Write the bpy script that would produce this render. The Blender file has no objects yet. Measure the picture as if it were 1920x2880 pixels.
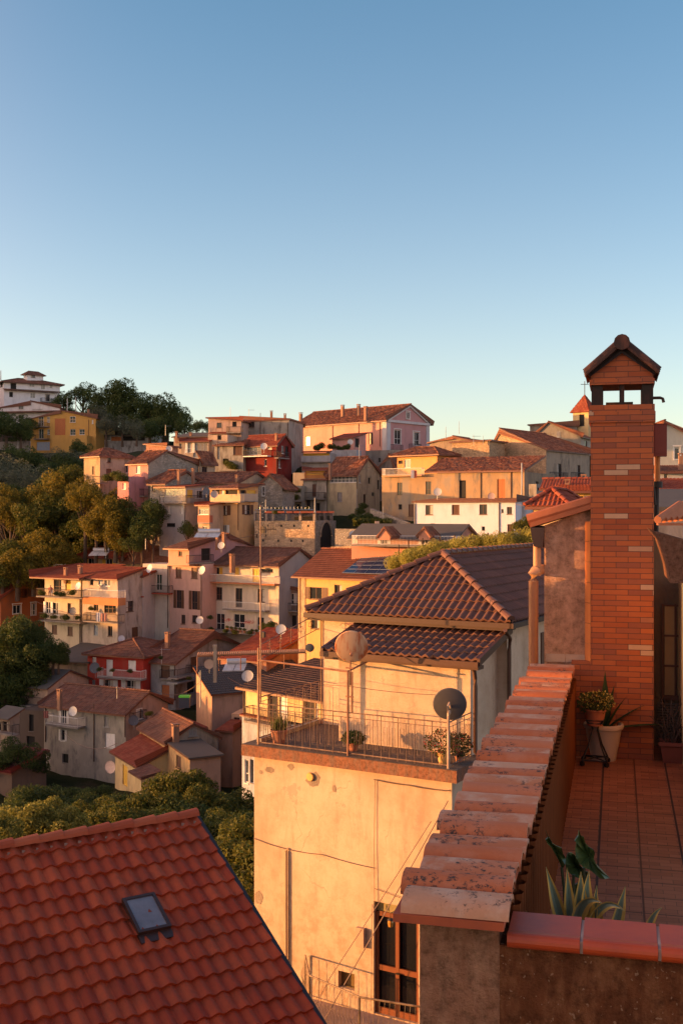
import bpy, bmesh, math, random
import numpy as np
from mathutils import Vector
R=math.radians
S=bpy.context.scene
COL=S.collection
random.seed(7)
# ---------------------------------------------------------------- camera, sky, sun, exposure
F=3100.0                                   # focal length in source pixels (photo 1920 x 2880)
cam_d=bpy.data.cameras.new('camera'); cam=bpy.data.objects.new('camera',cam_d); COL.objects.link(cam)
cam.location=(0,0,0); cam.rotation_euler=(R(90),0,0)
cam_d.sensor_fit='VERTICAL'; cam_d.sensor_height=36; cam_d.lens=F/2880*36
cam_d.clip_start=.1; cam_d.clip_end=6000
S.camera=cam
SUN_AZ=87.5; SUN_EL=3.6                    # degrees left of straight behind the camera; height
sd=Vector((-math.sin(R(SUN_AZ))*math.cos(R(SUN_EL)),-math.cos(R(SUN_AZ))*math.cos(R(SUN_EL)),math.sin(R(SUN_EL))))
sun_d=bpy.data.lights.new('sun','SUN'); sun=bpy.data.objects.new('sun',sun_d); COL.objects.link(sun)
sun.rotation_euler=sd.to_track_quat('Z','Y').to_euler(); sun.location=(-20,-10,40)
sun_d.energy=5.0; sun_d.angle=R(.6); sun_d.color=(1,.42,.12)
GLOW=(12.0,4.2,1.1); HORZ=(2.35,1.3,.8); SKY_FILL=(3.9,1.6,.75)
w=bpy.data.worlds.new('World'); S.world=w; w.use_nodes=True
wn=w.node_tree.nodes; wl=w.node_tree.links
sky=wn.new('ShaderNodeTexSky'); sky.sky_type='NISHITA'; sky.sun_disc=False
sky.sun_elevation=R(SUN_EL+2.5); sky.sun_rotation=math.atan2(sd.x,sd.y)
sky.air_density=1.0; sky.dust_density=1.2; sky.ozone_density=2.5; sky.altitude=400
bg=wn['Background']; bg.inputs['Strength'].default_value=.145
# afterglow: broad warm band added round the low sun, warms the shaded sides
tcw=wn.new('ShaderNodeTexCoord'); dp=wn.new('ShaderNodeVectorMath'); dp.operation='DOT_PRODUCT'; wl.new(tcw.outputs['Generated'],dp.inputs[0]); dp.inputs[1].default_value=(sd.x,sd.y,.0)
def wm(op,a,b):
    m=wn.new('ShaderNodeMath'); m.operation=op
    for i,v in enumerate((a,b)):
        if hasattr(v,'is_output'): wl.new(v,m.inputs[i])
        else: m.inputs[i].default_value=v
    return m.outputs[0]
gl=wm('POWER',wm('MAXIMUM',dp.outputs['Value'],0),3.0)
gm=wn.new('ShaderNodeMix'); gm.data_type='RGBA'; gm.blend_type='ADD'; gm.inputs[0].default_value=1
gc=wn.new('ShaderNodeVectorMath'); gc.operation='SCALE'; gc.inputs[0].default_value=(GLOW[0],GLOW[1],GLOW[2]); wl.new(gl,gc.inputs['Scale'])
ti=wn.new('ShaderNodeVectorMath'); ti.operation='MULTIPLY'; wl.new(sky.outputs[0],ti.inputs[0]); ti.inputs[1].default_value=(.81,1.035,1.02)   # tint: red down, green and blue up slightly
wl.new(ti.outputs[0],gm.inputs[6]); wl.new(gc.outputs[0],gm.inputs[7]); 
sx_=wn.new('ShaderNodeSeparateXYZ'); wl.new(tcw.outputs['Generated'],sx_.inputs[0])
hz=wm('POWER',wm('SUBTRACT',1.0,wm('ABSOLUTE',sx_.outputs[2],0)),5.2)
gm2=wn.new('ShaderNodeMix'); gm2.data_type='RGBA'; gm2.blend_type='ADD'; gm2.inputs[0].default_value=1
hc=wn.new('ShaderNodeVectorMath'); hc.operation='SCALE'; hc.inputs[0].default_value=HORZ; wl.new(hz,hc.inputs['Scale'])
# warm fill added in the unseen sky opposite the sun and behind the camera
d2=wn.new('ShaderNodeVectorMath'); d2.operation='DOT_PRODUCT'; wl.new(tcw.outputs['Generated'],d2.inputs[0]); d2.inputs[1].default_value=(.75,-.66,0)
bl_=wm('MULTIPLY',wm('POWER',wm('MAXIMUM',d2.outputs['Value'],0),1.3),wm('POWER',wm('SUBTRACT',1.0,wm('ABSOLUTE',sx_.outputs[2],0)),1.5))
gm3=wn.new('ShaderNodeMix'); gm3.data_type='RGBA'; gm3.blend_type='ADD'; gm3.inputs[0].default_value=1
bc=wn.new('ShaderNodeVectorMath'); bc.operation='SCALE'; bc.inputs[0].default_value=SKY_FILL; wl.new(bl_,bc.inputs['Scale'])
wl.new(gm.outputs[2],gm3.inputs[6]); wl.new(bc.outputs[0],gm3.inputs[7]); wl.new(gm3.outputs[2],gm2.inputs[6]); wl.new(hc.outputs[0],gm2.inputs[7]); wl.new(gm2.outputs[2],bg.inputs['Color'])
S.view_settings.view_transform='Standard'; S.view_settings.look='None'
S.view_settings.exposure=1.12; S.view_settings.gamma=1
S.render.engine='CYCLES'
# ---------------------------------------------------------------- helpers
def W(px,py,Y): return Vector(((px-960)/F*Y, Y, -(py-1440)/F*Y))
ORG={}
def tag(o,label=None,cat=None,group=None,kind=None):
    if label: o['label']=label
    if cat: o['category']=cat
    if group: o['group']=group
    if kind: o['kind']=kind
    return o
def empty(name,loc,label,cat,group=None):
    o=bpy.data.objects.new(name,None); COL.objects.link(o); o.location=loc; o.empty_display_size=.2
    ORG[o.name]=Vector(loc); tag(o,label,cat,group); return o
class MB:
    def __init__(s): s.v=[]; s.f=[]; s.uv=[]; s.m=[]; s.mi=0
    def quad(s,*p,uv=None):
        n=len(s.v); s.v.extend([tuple(q) for q in p]); s.f.append(tuple(range(n,n+len(p)))); s.m.append(s.mi)
        s.uv.append(uv if uv else [(0,0)]*len(p))
    def box(s,o,ax,ay,az):
        o=Vector(o);ax=Vector(ax);ay=Vector(ay);az=Vector(az)
        if ax.cross(ay).dot(az)<0: ax,ay=ay,ax
        p=[o,o+ax,o+ax+ay,o+ay]; q=[a+az for a in p]
        s.quad(p[3],p[2],p[1],p[0]); s.quad(*q)
        for i in range(4): s.quad(p[i],p[(i+1)%4],q[(i+1)%4],q[i])
    def tube(s,pts,r,n=6,cap=True,r2=None):
        pts=[Vector(p) for p in pts]; rings=[]
        N=len(pts)
        for i,p in enumerate(pts):
            d=(pts[min(i+1,N-1)]-pts[max(i-1,0)]).normalized()
            a=d.cross(Vector((0,0,1)))
            if a.length<.05: a=d.cross(Vector((1,0,0)))
            a.normalize(); b=d.cross(a)
            rr=r if r2 is None else r+(r2-r)*i/max(1,N-1)
            rings.append([p+(a*math.cos(2*math.pi*k/n)+b*math.sin(2*math.pi*k/n))*rr for k in range(n)])
        for i in range(N-1):
            for k in range(n):
                s.quad(rings[i][k],rings[i][(k+1)%n],rings[i+1][(k+1)%n],rings[i+1][k])
        if cap: s.quad(*rings[0][::-1]); s.quad(*rings[-1])
    def lathe(s,c,prof,n=20,axis=None):
        c=Vector(c); az=Vector(axis).normalized() if axis else Vector((0,0,1))
        a=az.orthogonal().normalized(); b=az.cross(a)
        rings=[[c+az*z+(a*math.cos(2*math.pi*k/n)+b*math.sin(2*math.pi*k/n))*max(r,1e-4) for k in range(n)] for r,z in prof]
        for i in range(len(prof)-1):
            for k in range(n): s.quad(rings[i][k],rings[i][(k+1)%n],rings[i+1][(k+1)%n],rings[i+1][k])
    def build(s,name,mat,parent=None,origin=None,smooth=False,merge=False):
        if parent is not None: og=ORG[parent.name]
        elif origin is not None: og=Vector(origin)
        else:
            a=np.array(s.v); og=Vector((float(a[:,0].mean()),float(a[:,1].mean()),float(a[:,2].min())))
        me=bpy.data.meshes.new(name)
        a=np.array(s.v,dtype=float)-np.array(og)
        me.from_pydata(a.tolist(),[],s.f)
        uvl=me.uv_layers.new(name='UVMap')
        flat=[c for f in s.uv for p in f for c in p]
        uvl.data.foreach_set('uv',flat)
        mats=mat if isinstance(mat,(list,tuple)) else [mat]
        for m in mats: me.materials.append(m)
        if len(mats)>1: me.polygons.foreach_set('material_index',s.m)
        if merge or smooth:
            bm=bmesh.new(); bm.from_mesh(me); bmesh.ops.remove_doubles(bm,verts=bm.verts,dist=.0008)
            bm.to_mesh(me); bm.free()
        if smooth:
            me.shade_smooth()
            try: me.set_sharp_from_angle(angle=R(40))
            except Exception: pass
        me.update()
        o=bpy.data.objects.new(name,me); COL.objects.link(o)
        if parent is not None: o.parent=parent
        else: o.location=og
        ORG[o.name]=og.copy()
        return o
# ---------------------------------------------------------------- materials
MC={}
def newmat(key):
    m=bpy.data.materials.new(key); m.use_nodes=True; nt=m.node_tree
    return m,nt.nodes,nt.links,nt.nodes['Principled BSDF']
def mapping(N,L,src,sc):
    mp=N.new('ShaderNodeMapping'); mp.inputs['Scale'].default_value=sc if hasattr(sc,'__len__') else (sc,)*3
    L.new(src,mp.inputs['Vector']); return mp.outputs[0]
def noise(N,L,vec,scale,detail=4,rough=.55):
    n=N.new('ShaderNodeTexNoise'); n.inputs['Scale'].default_value=scale; n.inputs['Detail'].default_value=detail
    n.inputs['Roughness'].default_value=rough; L.new(vec,n.inputs['Vector']); return n.outputs['Fac']
def ramp(N,L,fac,*st):
    r=N.new('ShaderNodeValToRGB'); e=r.color_ramp.elements
    while len(e)<len(st): e.new(.5)
    for i,(p,c) in enumerate(st):
        e[i].position=p; e[i].color=(*c,1) if hasattr(c,'__len__') else (c,c,c,1)
    L.new(fac,r.inputs[0]); return r.outputs[0]
def mix(N,L,fac,a,b,mode='MIX'):
    m=N.new('ShaderNodeMix'); m.data_type='RGBA'; m.blend_type=mode
    for sock,val in ((m.inputs[0],fac),(m.inputs[6],a),(m.inputs[7],b)):
        if hasattr(val,'default_value') or hasattr(val,'is_output'): L.new(val,sock)
        elif hasattr(val,'__len__'): sock.default_value=(*val,1)
        else: sock.default_value=val
    return m.outputs[2]
def bump(N,L,b,h,st,dist=.02):
    n=N.new('ShaderNodeBump'); n.inputs['Strength'].default_value=st; n.inputs['Distance'].default_value=dist
    L.new(h,n.inputs['Height']); L.new(n.outputs[0],b.inputs['Normal']); return n
def math_(N,L,op,a,b=None):
    m=N.new('ShaderNodeMath'); m.operation=op
    for i,v in enumerate((a,b)):
        if v is None: continue
        if hasattr(v,'is_output'): L.new(v,m.inputs[i])
        else: m.inputs[i].default_value=v
    return m.outputs[0]
def plaster(c,dirt=.5,dc=(.12,.1,.085),sc=1.0,patch=None):
    key=('pl',c,dirt,dc,sc,patch)
    if key in MC: return MC[key]
    m,N,L,b=newmat('plaster'); tc=N.new('ShaderNodeTexCoord').outputs['Object']
    geo=N.new('ShaderNodeNewGeometry').outputs['Position']
    n1=noise(N,L,mapping(N,L,geo,(.35*sc,.35*sc,.22*sc)),1.2,6,.65)
    n2=noise(N,L,mapping(N,L,geo,(.8*sc,.8*sc,.22*sc)),1.5,7,.68)      # vertical weather streaks
    n3=noise(N,L,geo,14*sc,4,.7)
    base=mix(N,L,ramp(N,L,n1,(.35,0),(.68,1)),tuple(x*.86 for x in c),tuple(min(1,x*1.1) for x in c))
    f=ramp(N,L,n2,(.5,0),(.66,1)); f2=math_(N,L,'MULTIPLY',f,min(.95,dirt*1.15))
    base=mix(N,L,f2,base,dc)
    f3=ramp(N,L,n1,(.5,0),(.6,1)); f4=math_(N,L,'MULTIPLY',f3,min(.85,dirt*1.0+.08))
    base=mix(N,L,f4,base,patch if patch else tuple(.5*x+.5*y for x,y in zip(c,dc)))
    base=mix(N,L,.25,base,mix(N,L,n3,(.35,.35,.35),(1,1,1)),'MULTIPLY')
    L.new(base,b.inputs['Base Color']); b.inputs['Roughness'].default_value=.93; b.inputs['Specular IOR Level'].default_value=.2
    bump(N,L,b,n3,.5,.03); MC[key]=m; return m
def stone(c,sc=1.0,c2=None):
    key=('st',c,sc,c2)
    if key in MC: return MC[key]
    m,N,L,b=newmat('stone'); geo=N.new('ShaderNodeNewGeometry').outputs['Position']
    vec=mapping(N,L,geo,(2.2*sc,2.2*sc,3.6*sc))
    v=N.new('ShaderNodeTexVoronoi'); v.inputs['Scale'].default_value=1; L.new(vec,v.inputs['Vector'])
    ve=N.new('ShaderNodeTexVoronoi'); ve.feature='DISTANCE_TO_EDGE'; ve.inputs['Scale'].default_value=1; L.new(vec,ve.inputs['Vector'])
    hs=N.new('ShaderNodeSeparateColor'); L.new(v.outputs['Color'],hs.inputs[0])
    c=tuple(min(.8,x*1.5) for x in c); c2=c2 or tuple(x*.55 for x in c)
    base=mix(N,L,hs.outputs[0],c2,tuple(x*1.15 for x in c))
    base=mix(N,L,ramp(N,L,ve.outputs['Distance'],(.02,1),(.09,0)),base,tuple(.6*x for x in c))
    n1=noise(N,L,geo,.45*sc,6,.65); base=mix(N,L,ramp(N,L,n1,(.42,0),(.62,.75)),base,tuple(x*.95 for x in c))
    n2=noise(N,L,geo,6*sc,4,.7); base=mix(N,L,.5,base,mix(N,L,n2,(.55,.55,.55),(1,1,1)),'MULTIPLY')
    L.new(base,b.inputs['Base Color']); b.inputs['Roughness'].default_value=.95; b.inputs['Specular IOR Level'].default_value=.15
    h=math_(N,L,'ADD',ramp(N,L,ve.outputs['Distance'],(0,0),(.15,1)),n2); bump(N,L,b,h,.7,.06); MC[key]=m; return m
def rooftile(c,c2,c3=None,rough=.85,old=.5):
    key=('rt',c,c2,c3,rough,old)
    if key in MC: return MC[key]
    m,N,L,b=newmat('roof_tile'); uv=N.new('ShaderNodeTexCoord').outputs['UV']
    fl=N.new('ShaderNodeVectorMath'); fl.operation='FLOOR'; L.new(uv,fl.inputs[0])
    wn_=N.new('ShaderNodeTexWhiteNoise'); wn_.noise_dimensions='2D'; L.new(fl.outputs[0],wn_.inputs['Vector'])
    geo=N.new('ShaderNodeNewGeometry').outputs['Position']
    base=mix(N,L,ramp(N,L,wn_.outputs['Value'],(.15,0),(.95,1)),c,c2)
    n1=noise(N,L,geo,.9,6,.7); n2=noise(N,L,geo,9,4,.7)
    if c3: base=mix(N,L,math_(N,L,'MULTIPLY',ramp(N,L,n1,(.45,0),(.7,1)),old),base,c3)
    base=mix(N,L,.55,base,mix(N,L,n2,(.4,.4,.4),(1,1,1)),'MULTIPLY')
    L.new(base,b.inputs['Base Color']); b.inputs['Roughness'].default_value=rough; b.inputs['Specular IOR Level'].default_value=.3
    bump(N,L,b,n2,.3,.01); MC[key]=m; return m
def paint(c,rough=.5,metal=0,var=.25,spec=.5):
    key=('pt',c,rough,metal,var,spec)
    if key in MC: return MC[key]
    m,N,L,b=newmat('paint'); geo=N.new('ShaderNodeNewGeometry').outputs['Position']
    n=noise(N,L,geo,5,4,.65); base=mix(N,L,n,tuple(x*(1-var) for x in c),tuple(min(1,x*(1+var)) for x in c))
    L.new(base,b.inputs['Base Color']); b.inputs['Roughness'].default_value=rough; b.inputs['Metallic'].default_value=metal
    b.inputs['Specular IOR Level'].default_value=spec; MC[key]=m; return m
def rust(c,c2,lo=.42,hi=.62,sc=6,rough=.7,metal=0,stretch=(1,1,.35)):
    key=('ru',c,c2,lo,hi,sc,rough,metal)
    if key in MC: return MC[key]
    m,N,L,b=newmat('rusty'); geo=N.new('ShaderNodeTexCoord').outputs['Object']
    n=noise(N,L,mapping(N,L,geo,stretch),sc,6,.65); base=mix(N,L,ramp(N,L,n,(lo,0),(hi,1)),c,c2)
    L.new(base,b.inputs['Base Color']); b.inputs['Roughness'].default_value=rough; b.inputs['Metallic'].default_value=metal
    bump(N,L,b,n,.2,.01); MC[key]=m; return m
def leafmat(c1,c2,tr=.35):
    key=('lf',c1,c2,tr)
    if key in MC: return MC[key]
    m,N,L,b=newmat('leaves'); g=N.new('ShaderNodeNewGeometry')
    oi=N.new('ShaderNodeObjectInfo')
    base=mix(N,L,ramp(N,L,g.outputs['Random Per Island'],(0,0),(1,1)),c1,c2)
    base=mix(N,L,.5,base,mix(N,L,oi.outputs['Random'],(.55,.6,.5),(1.0,1.0,1.0)),'MULTIPLY')
    L.new(base,b.inputs['Base Color']); b.inputs['Roughness'].default_value=.6; b.inputs['Specular IOR Level'].default_value=.25
    t=N.new('ShaderNodeBsdfTranslucent'); L.new(base,t.inputs['Color'])
    ms=N.new('ShaderNodeMixShader'); ms.inputs[0].default_value=tr
    L.new(b.outputs[0],ms.inputs[1]); L.new(t.outputs[0],ms.inputs[2]); L.new(ms.outputs[0],N['Material Output'].inputs['Surface'])
    MC[key]=m; return m
GLASS=paint((.02,.024,.03),.12,0,.3,.6)
GLASSL=paint((.16,.17,.17),.15,0,.4,.6)
DARK=paint((.012,.011,.01),.8)
WOODB=paint((.11,.045,.02),.6); WHITEP=paint((.7,.68,.63),.55); GREENS=paint((.02,.05,.035),.6)
IRON=paint((.045,.035,.03),.6,.3); RUSTI=rust((.12,.055,.03),(.05,.03,.02)); ORANGEW=paint((.42,.13,.03),.6)
YELSH=paint((.7,.42,.05),.6); CONC=plaster((.3,.27,.24),.6); GREYM=paint((.32,.33,.34),.4,.5)
ROOF_OLD=rooftile((.17,.055,.03),(.42,.17,.09),(.13,.11,.09),old=.6)
ROOF_RED=rooftile((.27,.055,.028),(.36,.1,.05),(.12,.06,.04),.75,.3)
ROOF_DARK=rooftile((.09,.045,.032),(.15,.08,.055),(.07,.055,.045),.7,.5)
ROOF_BRN=rooftile((.17,.07,.045),(.27,.125,.08),(.1,.085,.07),.8,.5)
ROOF_GREY=plaster((.12,.11,.1),.6)
FASC=paint((.16,.06,.035),.5)
# ---------------------------------------------------------------- roofs
def tile_plane(mb,pts,tw=.22,tl=.38,amp=.045,lift=.03,ns=4,jit=0,seed=0,off=0):
    """pts: convex planar polygon, pts[0]->pts[1] the eave. Adds real waved, stepped tiles."""
    rnd=random.Random(seed)
    P=[Vector(p) for p in pts]; u=(P[1]-P[0]).normalized(); n=None
    for k in range(2,len(P)):
        c=u.cross(P[k]-P[0])
        if c.length>1e-5: n=c.normalized(); break
    if n.z<0: n=-n
    v=n.cross(u)
    if (P[2]-P[0]).dot(v)<0: v=-v
    q=[((p-P[0]).dot(u),(p-P[0]).dot(v)) for p in P]
    u0=min(a for a,_ in q); u1=max(a for a,_ in q)
    nu=max(2,int(round((u1-u0)/tw*ns))); 
    def rng(x):
        lo=1e9;hi=-1e9
        for i in range(len(q)):
            (a,b),(c,d)=q[i],q[(i+1)%len(q)]
            if abs(a-c)<1e-9:
                if abs(x-a)<1e-6: lo=min(lo,b,d);hi=max(hi,b,d)
            elif min(a,c)-1e-6<=x<=max(a,c)+1e-6:
                y=b+(d-b)*(x-a)/(c-a); lo=min(lo,y);hi=max(hi,y)
        return lo,hi
    vmax=max(b for _,b in q); rows=int(math.ceil(vmax/tl))
    xs=[u0+(u1-u0)*i/nu for i in range(nu+1)]
    hs=[amp*(.5+.5*math.cos(2*math.pi*(x-u0)/tw)) for x in xs]; rs=[rng(x) for x in xs]
    for j in range(rows):
        va,vb=j*tl,(j+1)*tl
        jj=[ (rnd.uniform(-jit,jit)) for _ in range(int((u1-u0)/tw)+3)]
        prev=None
        for i,x in enumerate(xs):
            lo,hi=rs[i]
            a=min(max(va,lo),hi); b=min(max(vb,lo),hi)
            ja=jj[int((x-u0)/tw+.5)]
            pa=P[0]+u*x+v*a+n*(hs[i]+lift*(1-(a-va)/tl)+off+ja)
            pb=P[0]+u*x+v*b+n*(hs[i]+lift*(1-(b-va)/tl)+off+ja)
            pc=pa-n*(lift+.012+hs[i]*.25)
            if prev:
                x0,a0,b0,A0,B0,C0=prev
                if (b-a)+(b0-a0)>1e-4:
                    U0=((x0-u0)/tw+.5);U1=((x-u0)/tw+.5); k=math.floor((U0+U1)/2)
                    U0=min(max(U0,k+.01),k+.99);U1=min(max(U1,k+.01),k+.99)
                    mb.quad(A0,pa,pb,B0,uv=[(U0,j+.02),(U1,j+.02),(U1,j+.98),(U0,j+.98)])
                    mb.quad(C0,pc,pa,A0,uv=[(U0,j+.02)]*4)
            prev=(x,a,b,pa,pb,pc)
def slab(mb,pts,th=.12,off=0):
    P=[Vector(p) for p in pts]; n=(P[1]-P[0]).cross(P[2]-P[0]).normalized()
    if n.z<0: P=P[::-1]; n=-n
    T=[p+n*off for p in P]; B=[p-Vector((0,0,th)) for p in P]
    mb.quad(*T); mb.quad(*B[::-1])
    for i in range(len(P)): j=(i+1)%len(P); mb.quad(B[i],B[j],T[j],T[i])
def roof_planes(kind,L,La,Lb,ze,rise,o,f=.5,ov=None):
    """L(s,t,z) -> world. returns planes [pts...] and ridge segments"""
    og=ov if ov is not None else o*.7
    if kind=='ga':
        T=f*Lb; k1=rise/T; k2=rise/(Lb-T); zr=ze+rise
        return [[L(La+og,-o,ze-k1*o),L(-og,-o,ze-k1*o),L(-og,T,zr),L(La+og,T,zr)],
                [L(-og,Lb+o,ze-k2*o),L(La+og,Lb+o,ze-k2*o),L(La+og,T,zr),L(-og,T,zr)]],[(L(-og,T,zr),L(La+og,T,zr))]
    if kind=='gb':
        T=f*La; k1=rise/T; k2=rise/(La-T); zr=ze+rise
        return [[L(-o,-og,ze-k1*o),L(-o,Lb+og,ze-k1*o),L(T,Lb+og,zr),L(T,-og,zr)],
                [L(La+o,Lb+og,ze-k2*o),L(La+o,-og,ze-k2*o),L(T,-og,zr),L(T,Lb+og,zr)]],[(L(T,-og,zr),L(T,Lb+og,zr))]
    if kind=='sa':
        k=rise/Lb; return [[L(La+og,-o,ze-k*o),L(-og,-o,ze-k*o),L(-og,Lb+o,ze+rise+k*o),L(La+og,Lb+o,ze+rise+k*o)]],[]
    if kind=='sar':
        k=rise/Lb; return [[L(-og,Lb+o,ze-k*o),L(La+og,Lb+o,ze-k*o),L(La+og,-o,ze+rise+k*o),L(-og,-o,ze+rise+k*o)]],[]
    if kind=='sb':
        k=rise/La; return [[L(-o,-og,ze-k*o),L(-o,Lb+og,ze-k*o),L(La+o,Lb+og,ze+rise+k*o),L(La+o,-og,ze+rise+k*o)]],[]
    if kind=='sbr':
        k=rise/La; return [[L(La+o,Lb+og,ze-k*o),L(La+o,-og,ze-k*o),L(-o,-og,ze+rise+k*o),L(-o,Lb+og,ze+rise+k*o)]],[]
    if kind=='hip':
        zr=ze+rise
        if La>=Lb:
            h=Lb/2+o; ra=L(La+o-h,Lb/2,zr); rb=L(-o+h,Lb/2,zr)
        else:
            h=La/2+o; ra=L(La/2,-o+h,zr); rb=L(La/2,Lb+o-h,zr)
        c=[L(La+o,-o,ze),L(-o,-o,ze),L(-o,Lb+o,ze),L(La+o,Lb+o,ze)]
        if La>=Lb: pl=[[c[0],c[1],rb,ra],[c[1],c[2],rb],[c[2],c[3],ra,rb],[c[3],c[0],ra]]; rd=[(ra,rb),(c[0],ra),(c[1],rb),(c[2],rb),(c[3],ra)]
        else: pl=[[c[0],c[1],ra],[c[1],c[2],rb,ra],[c[2],c[3],rb],[c[3],c[0],ra,rb]]; rd=[(ra,rb),(c[0],ra),(c[1],ra),(c[2],rb),(c[3],rb)]
        return pl,rd
    return [],[]
def ridge_caps(mb,a,b,r=.1,L_=.38,jit=.01):
    a=Vector(a);b=Vector(b);d=b-a;n=max(1,int(d.length/L_));u=d.normalized()
    side=u.cross(Vector((0,0,1))).normalized(); up=side.cross(u)
    for i in range(n):
        p=a+d*(i/n); q=a+d*((i+1.12)/n); r0=r*1.12; r1=r*.92
        ra=[];rb=[]
        for k in range(7):
            t=math.pi*k/6
            ra.append(p+side*math.cos(t)*r0+up*(math.sin(t)*r0+.02)); rb.append(q+side*math.cos(t)*r1+up*(math.sin(t)*r1))
        for k in range(6): mb.quad(ra[k],ra[k+1],rb[k+1],rb[k],uv=[(i+.2,77.2)]*4)
        mb.quad(*ra,uv=[(i+.2,77.2)]*7)
# ---------------------------------------------------------------- houses
FR={'F1':(0,1000,2.45),'F2':(480,1100,2.45),'F3':(1040,1100,2.45),'F4':(0,1480,2.45),'F5':(480,1480,2.45),'F6':(0,1880,2.178),
    'G1':(640,1700,2.063),'G2':(640,2150,2.063),'G3':(1400,900,3.015),'G4':(1400,1450,3.015),'S':(0,0,1)}
def facade(mb,P,U,Nn,Wd,z0,z1,holes,dep=.22):
    """P base corner (z ignored), U unit horizontal, Nn outward. holes: (s0,s1,za,zb)"""
    hs=[(max(.02,a),min(Wd-.02,b),max(z0,c),min(z1-.02,d)) for a,b,c,d in holes]
    hs=[h for h in hs if h[1]-h[0]>.05 and h[3]-h[2]>.05]
    xs=sorted(set([0,Wd]+[x for h in hs for x in h[:2]])); zs=sorted(set([z0,z1]+[z for h in hs for z in h[2:]]))
    def pt(s,z,d=0): p=P+U*s-Nn*d; return Vector((p.x,p.y,z))
    for i in range(len(xs)-1):
        for j in range(len(zs)-1):
            cx=(xs[i]+xs[i+1])/2; cz=(zs[j]+zs[j+1])/2
            if any(h[0]<cx<h[1] and h[2]<cz<h[3] for h in hs): continue
            mb.quad(pt(xs[i],zs[j]),pt(xs[i+1],zs[j]),pt(xs[i+1],zs[j+1]),pt(xs[i],zs[j+1]))
    for a,b,c,d in hs:
        mb.quad(pt(a,c),pt(a,c,dep),pt(a,d,dep),pt(a,d)); mb.quad(pt(b,c,dep),pt(b,c),pt(b,d),pt(b,d,dep))
        mb.quad(pt(a,d),pt(a,d,dep),pt(b,d,dep),pt(b,d)); mb.quad(pt(a,c),pt(b,c),pt(b,c,dep),pt(a,c,dep))
STY={ # frame, pane, shutter
 'w':(WHITEP,GLASS,None),'k':(None,DARK,None),'b':(WOODB,GLASS,None),'s':(WOODB,GLASS,WOODB),'l':(WHITEP,GLASSL,None),
 'y':(WHITEP,GLASS,YELSH),'gr':(WHITEP,GREENS,None),'cb':(WOODB,WOODB,None),'cw':(WHITEP,WHITEP,None),'co':(ORANGEW,ORANGEW,None),
 'cy':(YELSH,YELSH,None),'u':(WHITEP,GLASS,None),'ws':(WHITEP,GLASS,WHITEP),'gb':(GREYM,paint((.25,.32,.42),.4),None),'g':(WHITEP,GLASSL,None),
 'cg':(GREYM,paint((.2,.19,.18),.6),None)}
def window(root,P,U,Nn,a,b,c,d,st):
    fm,pm,sm=STY[st]
    def pt(s,z,dd): p=P+U*s-Nn*dd; return Vector((p.x,p.y,z))
    Z=Vector((0,0,1)); w=b-a; h=d-c; k=.06; rec=.09
    door = h>1.75 and h>w*1.35
    f=MB()
    if fm:
        f.box(pt(a,c,rec),U*w,-Nn*.06,Z*k); f.box(pt(a,d-k,rec),U*w,-Nn*.06,Z*k)
        f.box(pt(a,c+k,rec),U*k,-Nn*.06,Z*(h-2*k)); f.box(pt(b-k,c+k,rec),U*k,-Nn*.06,Z*(h-2*k))
        nm=1 if w<1.9 else int(w/.8)
        if w>.55:
            for i in range(1,nm+1 if nm>1 else 2):
                x=a+w*i/(nm+1) if nm>1 else a+w/2
                f.box(pt(x-.03,c+k,rec+.003),U*.06,-Nn*.05,Z*(h-2*k))
        if h>1.3 and st not in('cb','cw','co','cy','k'): f.box(pt(a+k,c+h*.38,rec+.006),U*(w-2*k),-Nn*.045,Z*.05)
        if not door: f.box(pt(a-.06,c-.07,-.07),U*(w+.12),-Nn*.14,Z*.065)
        if st=='u':
            for q in((a-.14,c-.1,.13,h+.24),(b+.01,c-.1,.13,h+.24)): f.box(pt(q[0],q[1],-.035),U*q[2],-Nn*.03,Z*q[3])
            f.box(pt(a-.2,d+.145,-.09),U*(w+.4),-Nn*.085,Z*.12)
    else:
        f.box(pt(a-.04,c-.06,-.05),U*(w+.08),-Nn*.1,Z*.055)
    o=f.build('door' if door else 'window',fm if fm else CONC,root)
    p=MB()
    if st in('cb','cw','co','cy','cg'):
        n=max(4,int(h/.12))
        for i in range(n): # slats
            z=c+k+(h-2*k)*i/n
            p.quad(pt(a+k,z,rec+.01),pt(b-k,z,rec+.01),pt(b-k,z+(h-2*k)/n*.9,rec+.035),pt(a+k,z+(h-2*k)/n*.9,rec+.035))
        p.quad(pt(a,c,rec+.05),pt(b,c,rec+.05),pt(b,d,rec+.05),pt(a,d,rec+.05))
        p.build('shutter',pm,o)
    else:
        p.quad(pt(a,c,.2 if st=='k' else rec+.04),pt(b,c,.2 if st=='k' else rec+.04),pt(b,d,.2 if st=='k' else rec+.04),pt(a,d,.2 if st=='k' else rec+.04))
        p.build('pane',pm,o)
        if st in('w','u','b','s','ws') and w>.7 and random.random()<.45:
            cu=MB(); x=a+k; e=x+w*random.uniform(.2,.4)
            cu.quad(pt(x,c+k,rec+.035),pt(e,c+k,rec+.035),pt(e,d-k,rec+.035),pt(x,d-k,rec+.035))
            cu.build('curtain',paint((.5,.45,.38),.9),o)
    if sm:
        for x in (a-w*.52,b+w*.02):
            q=MB(); q.box(pt(x,c,-.015),U*w*.5,-Nn*.035,Z*h)
            for i in range(max(3,int(h/.14))):
                z=c+.08+i*.14
                if z<d-.1: q.box(pt(x+.06,z,-.05),U*(w*.5-.12),-Nn*.012,Z*.05)
            q.build('shutter',sm,o)
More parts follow.
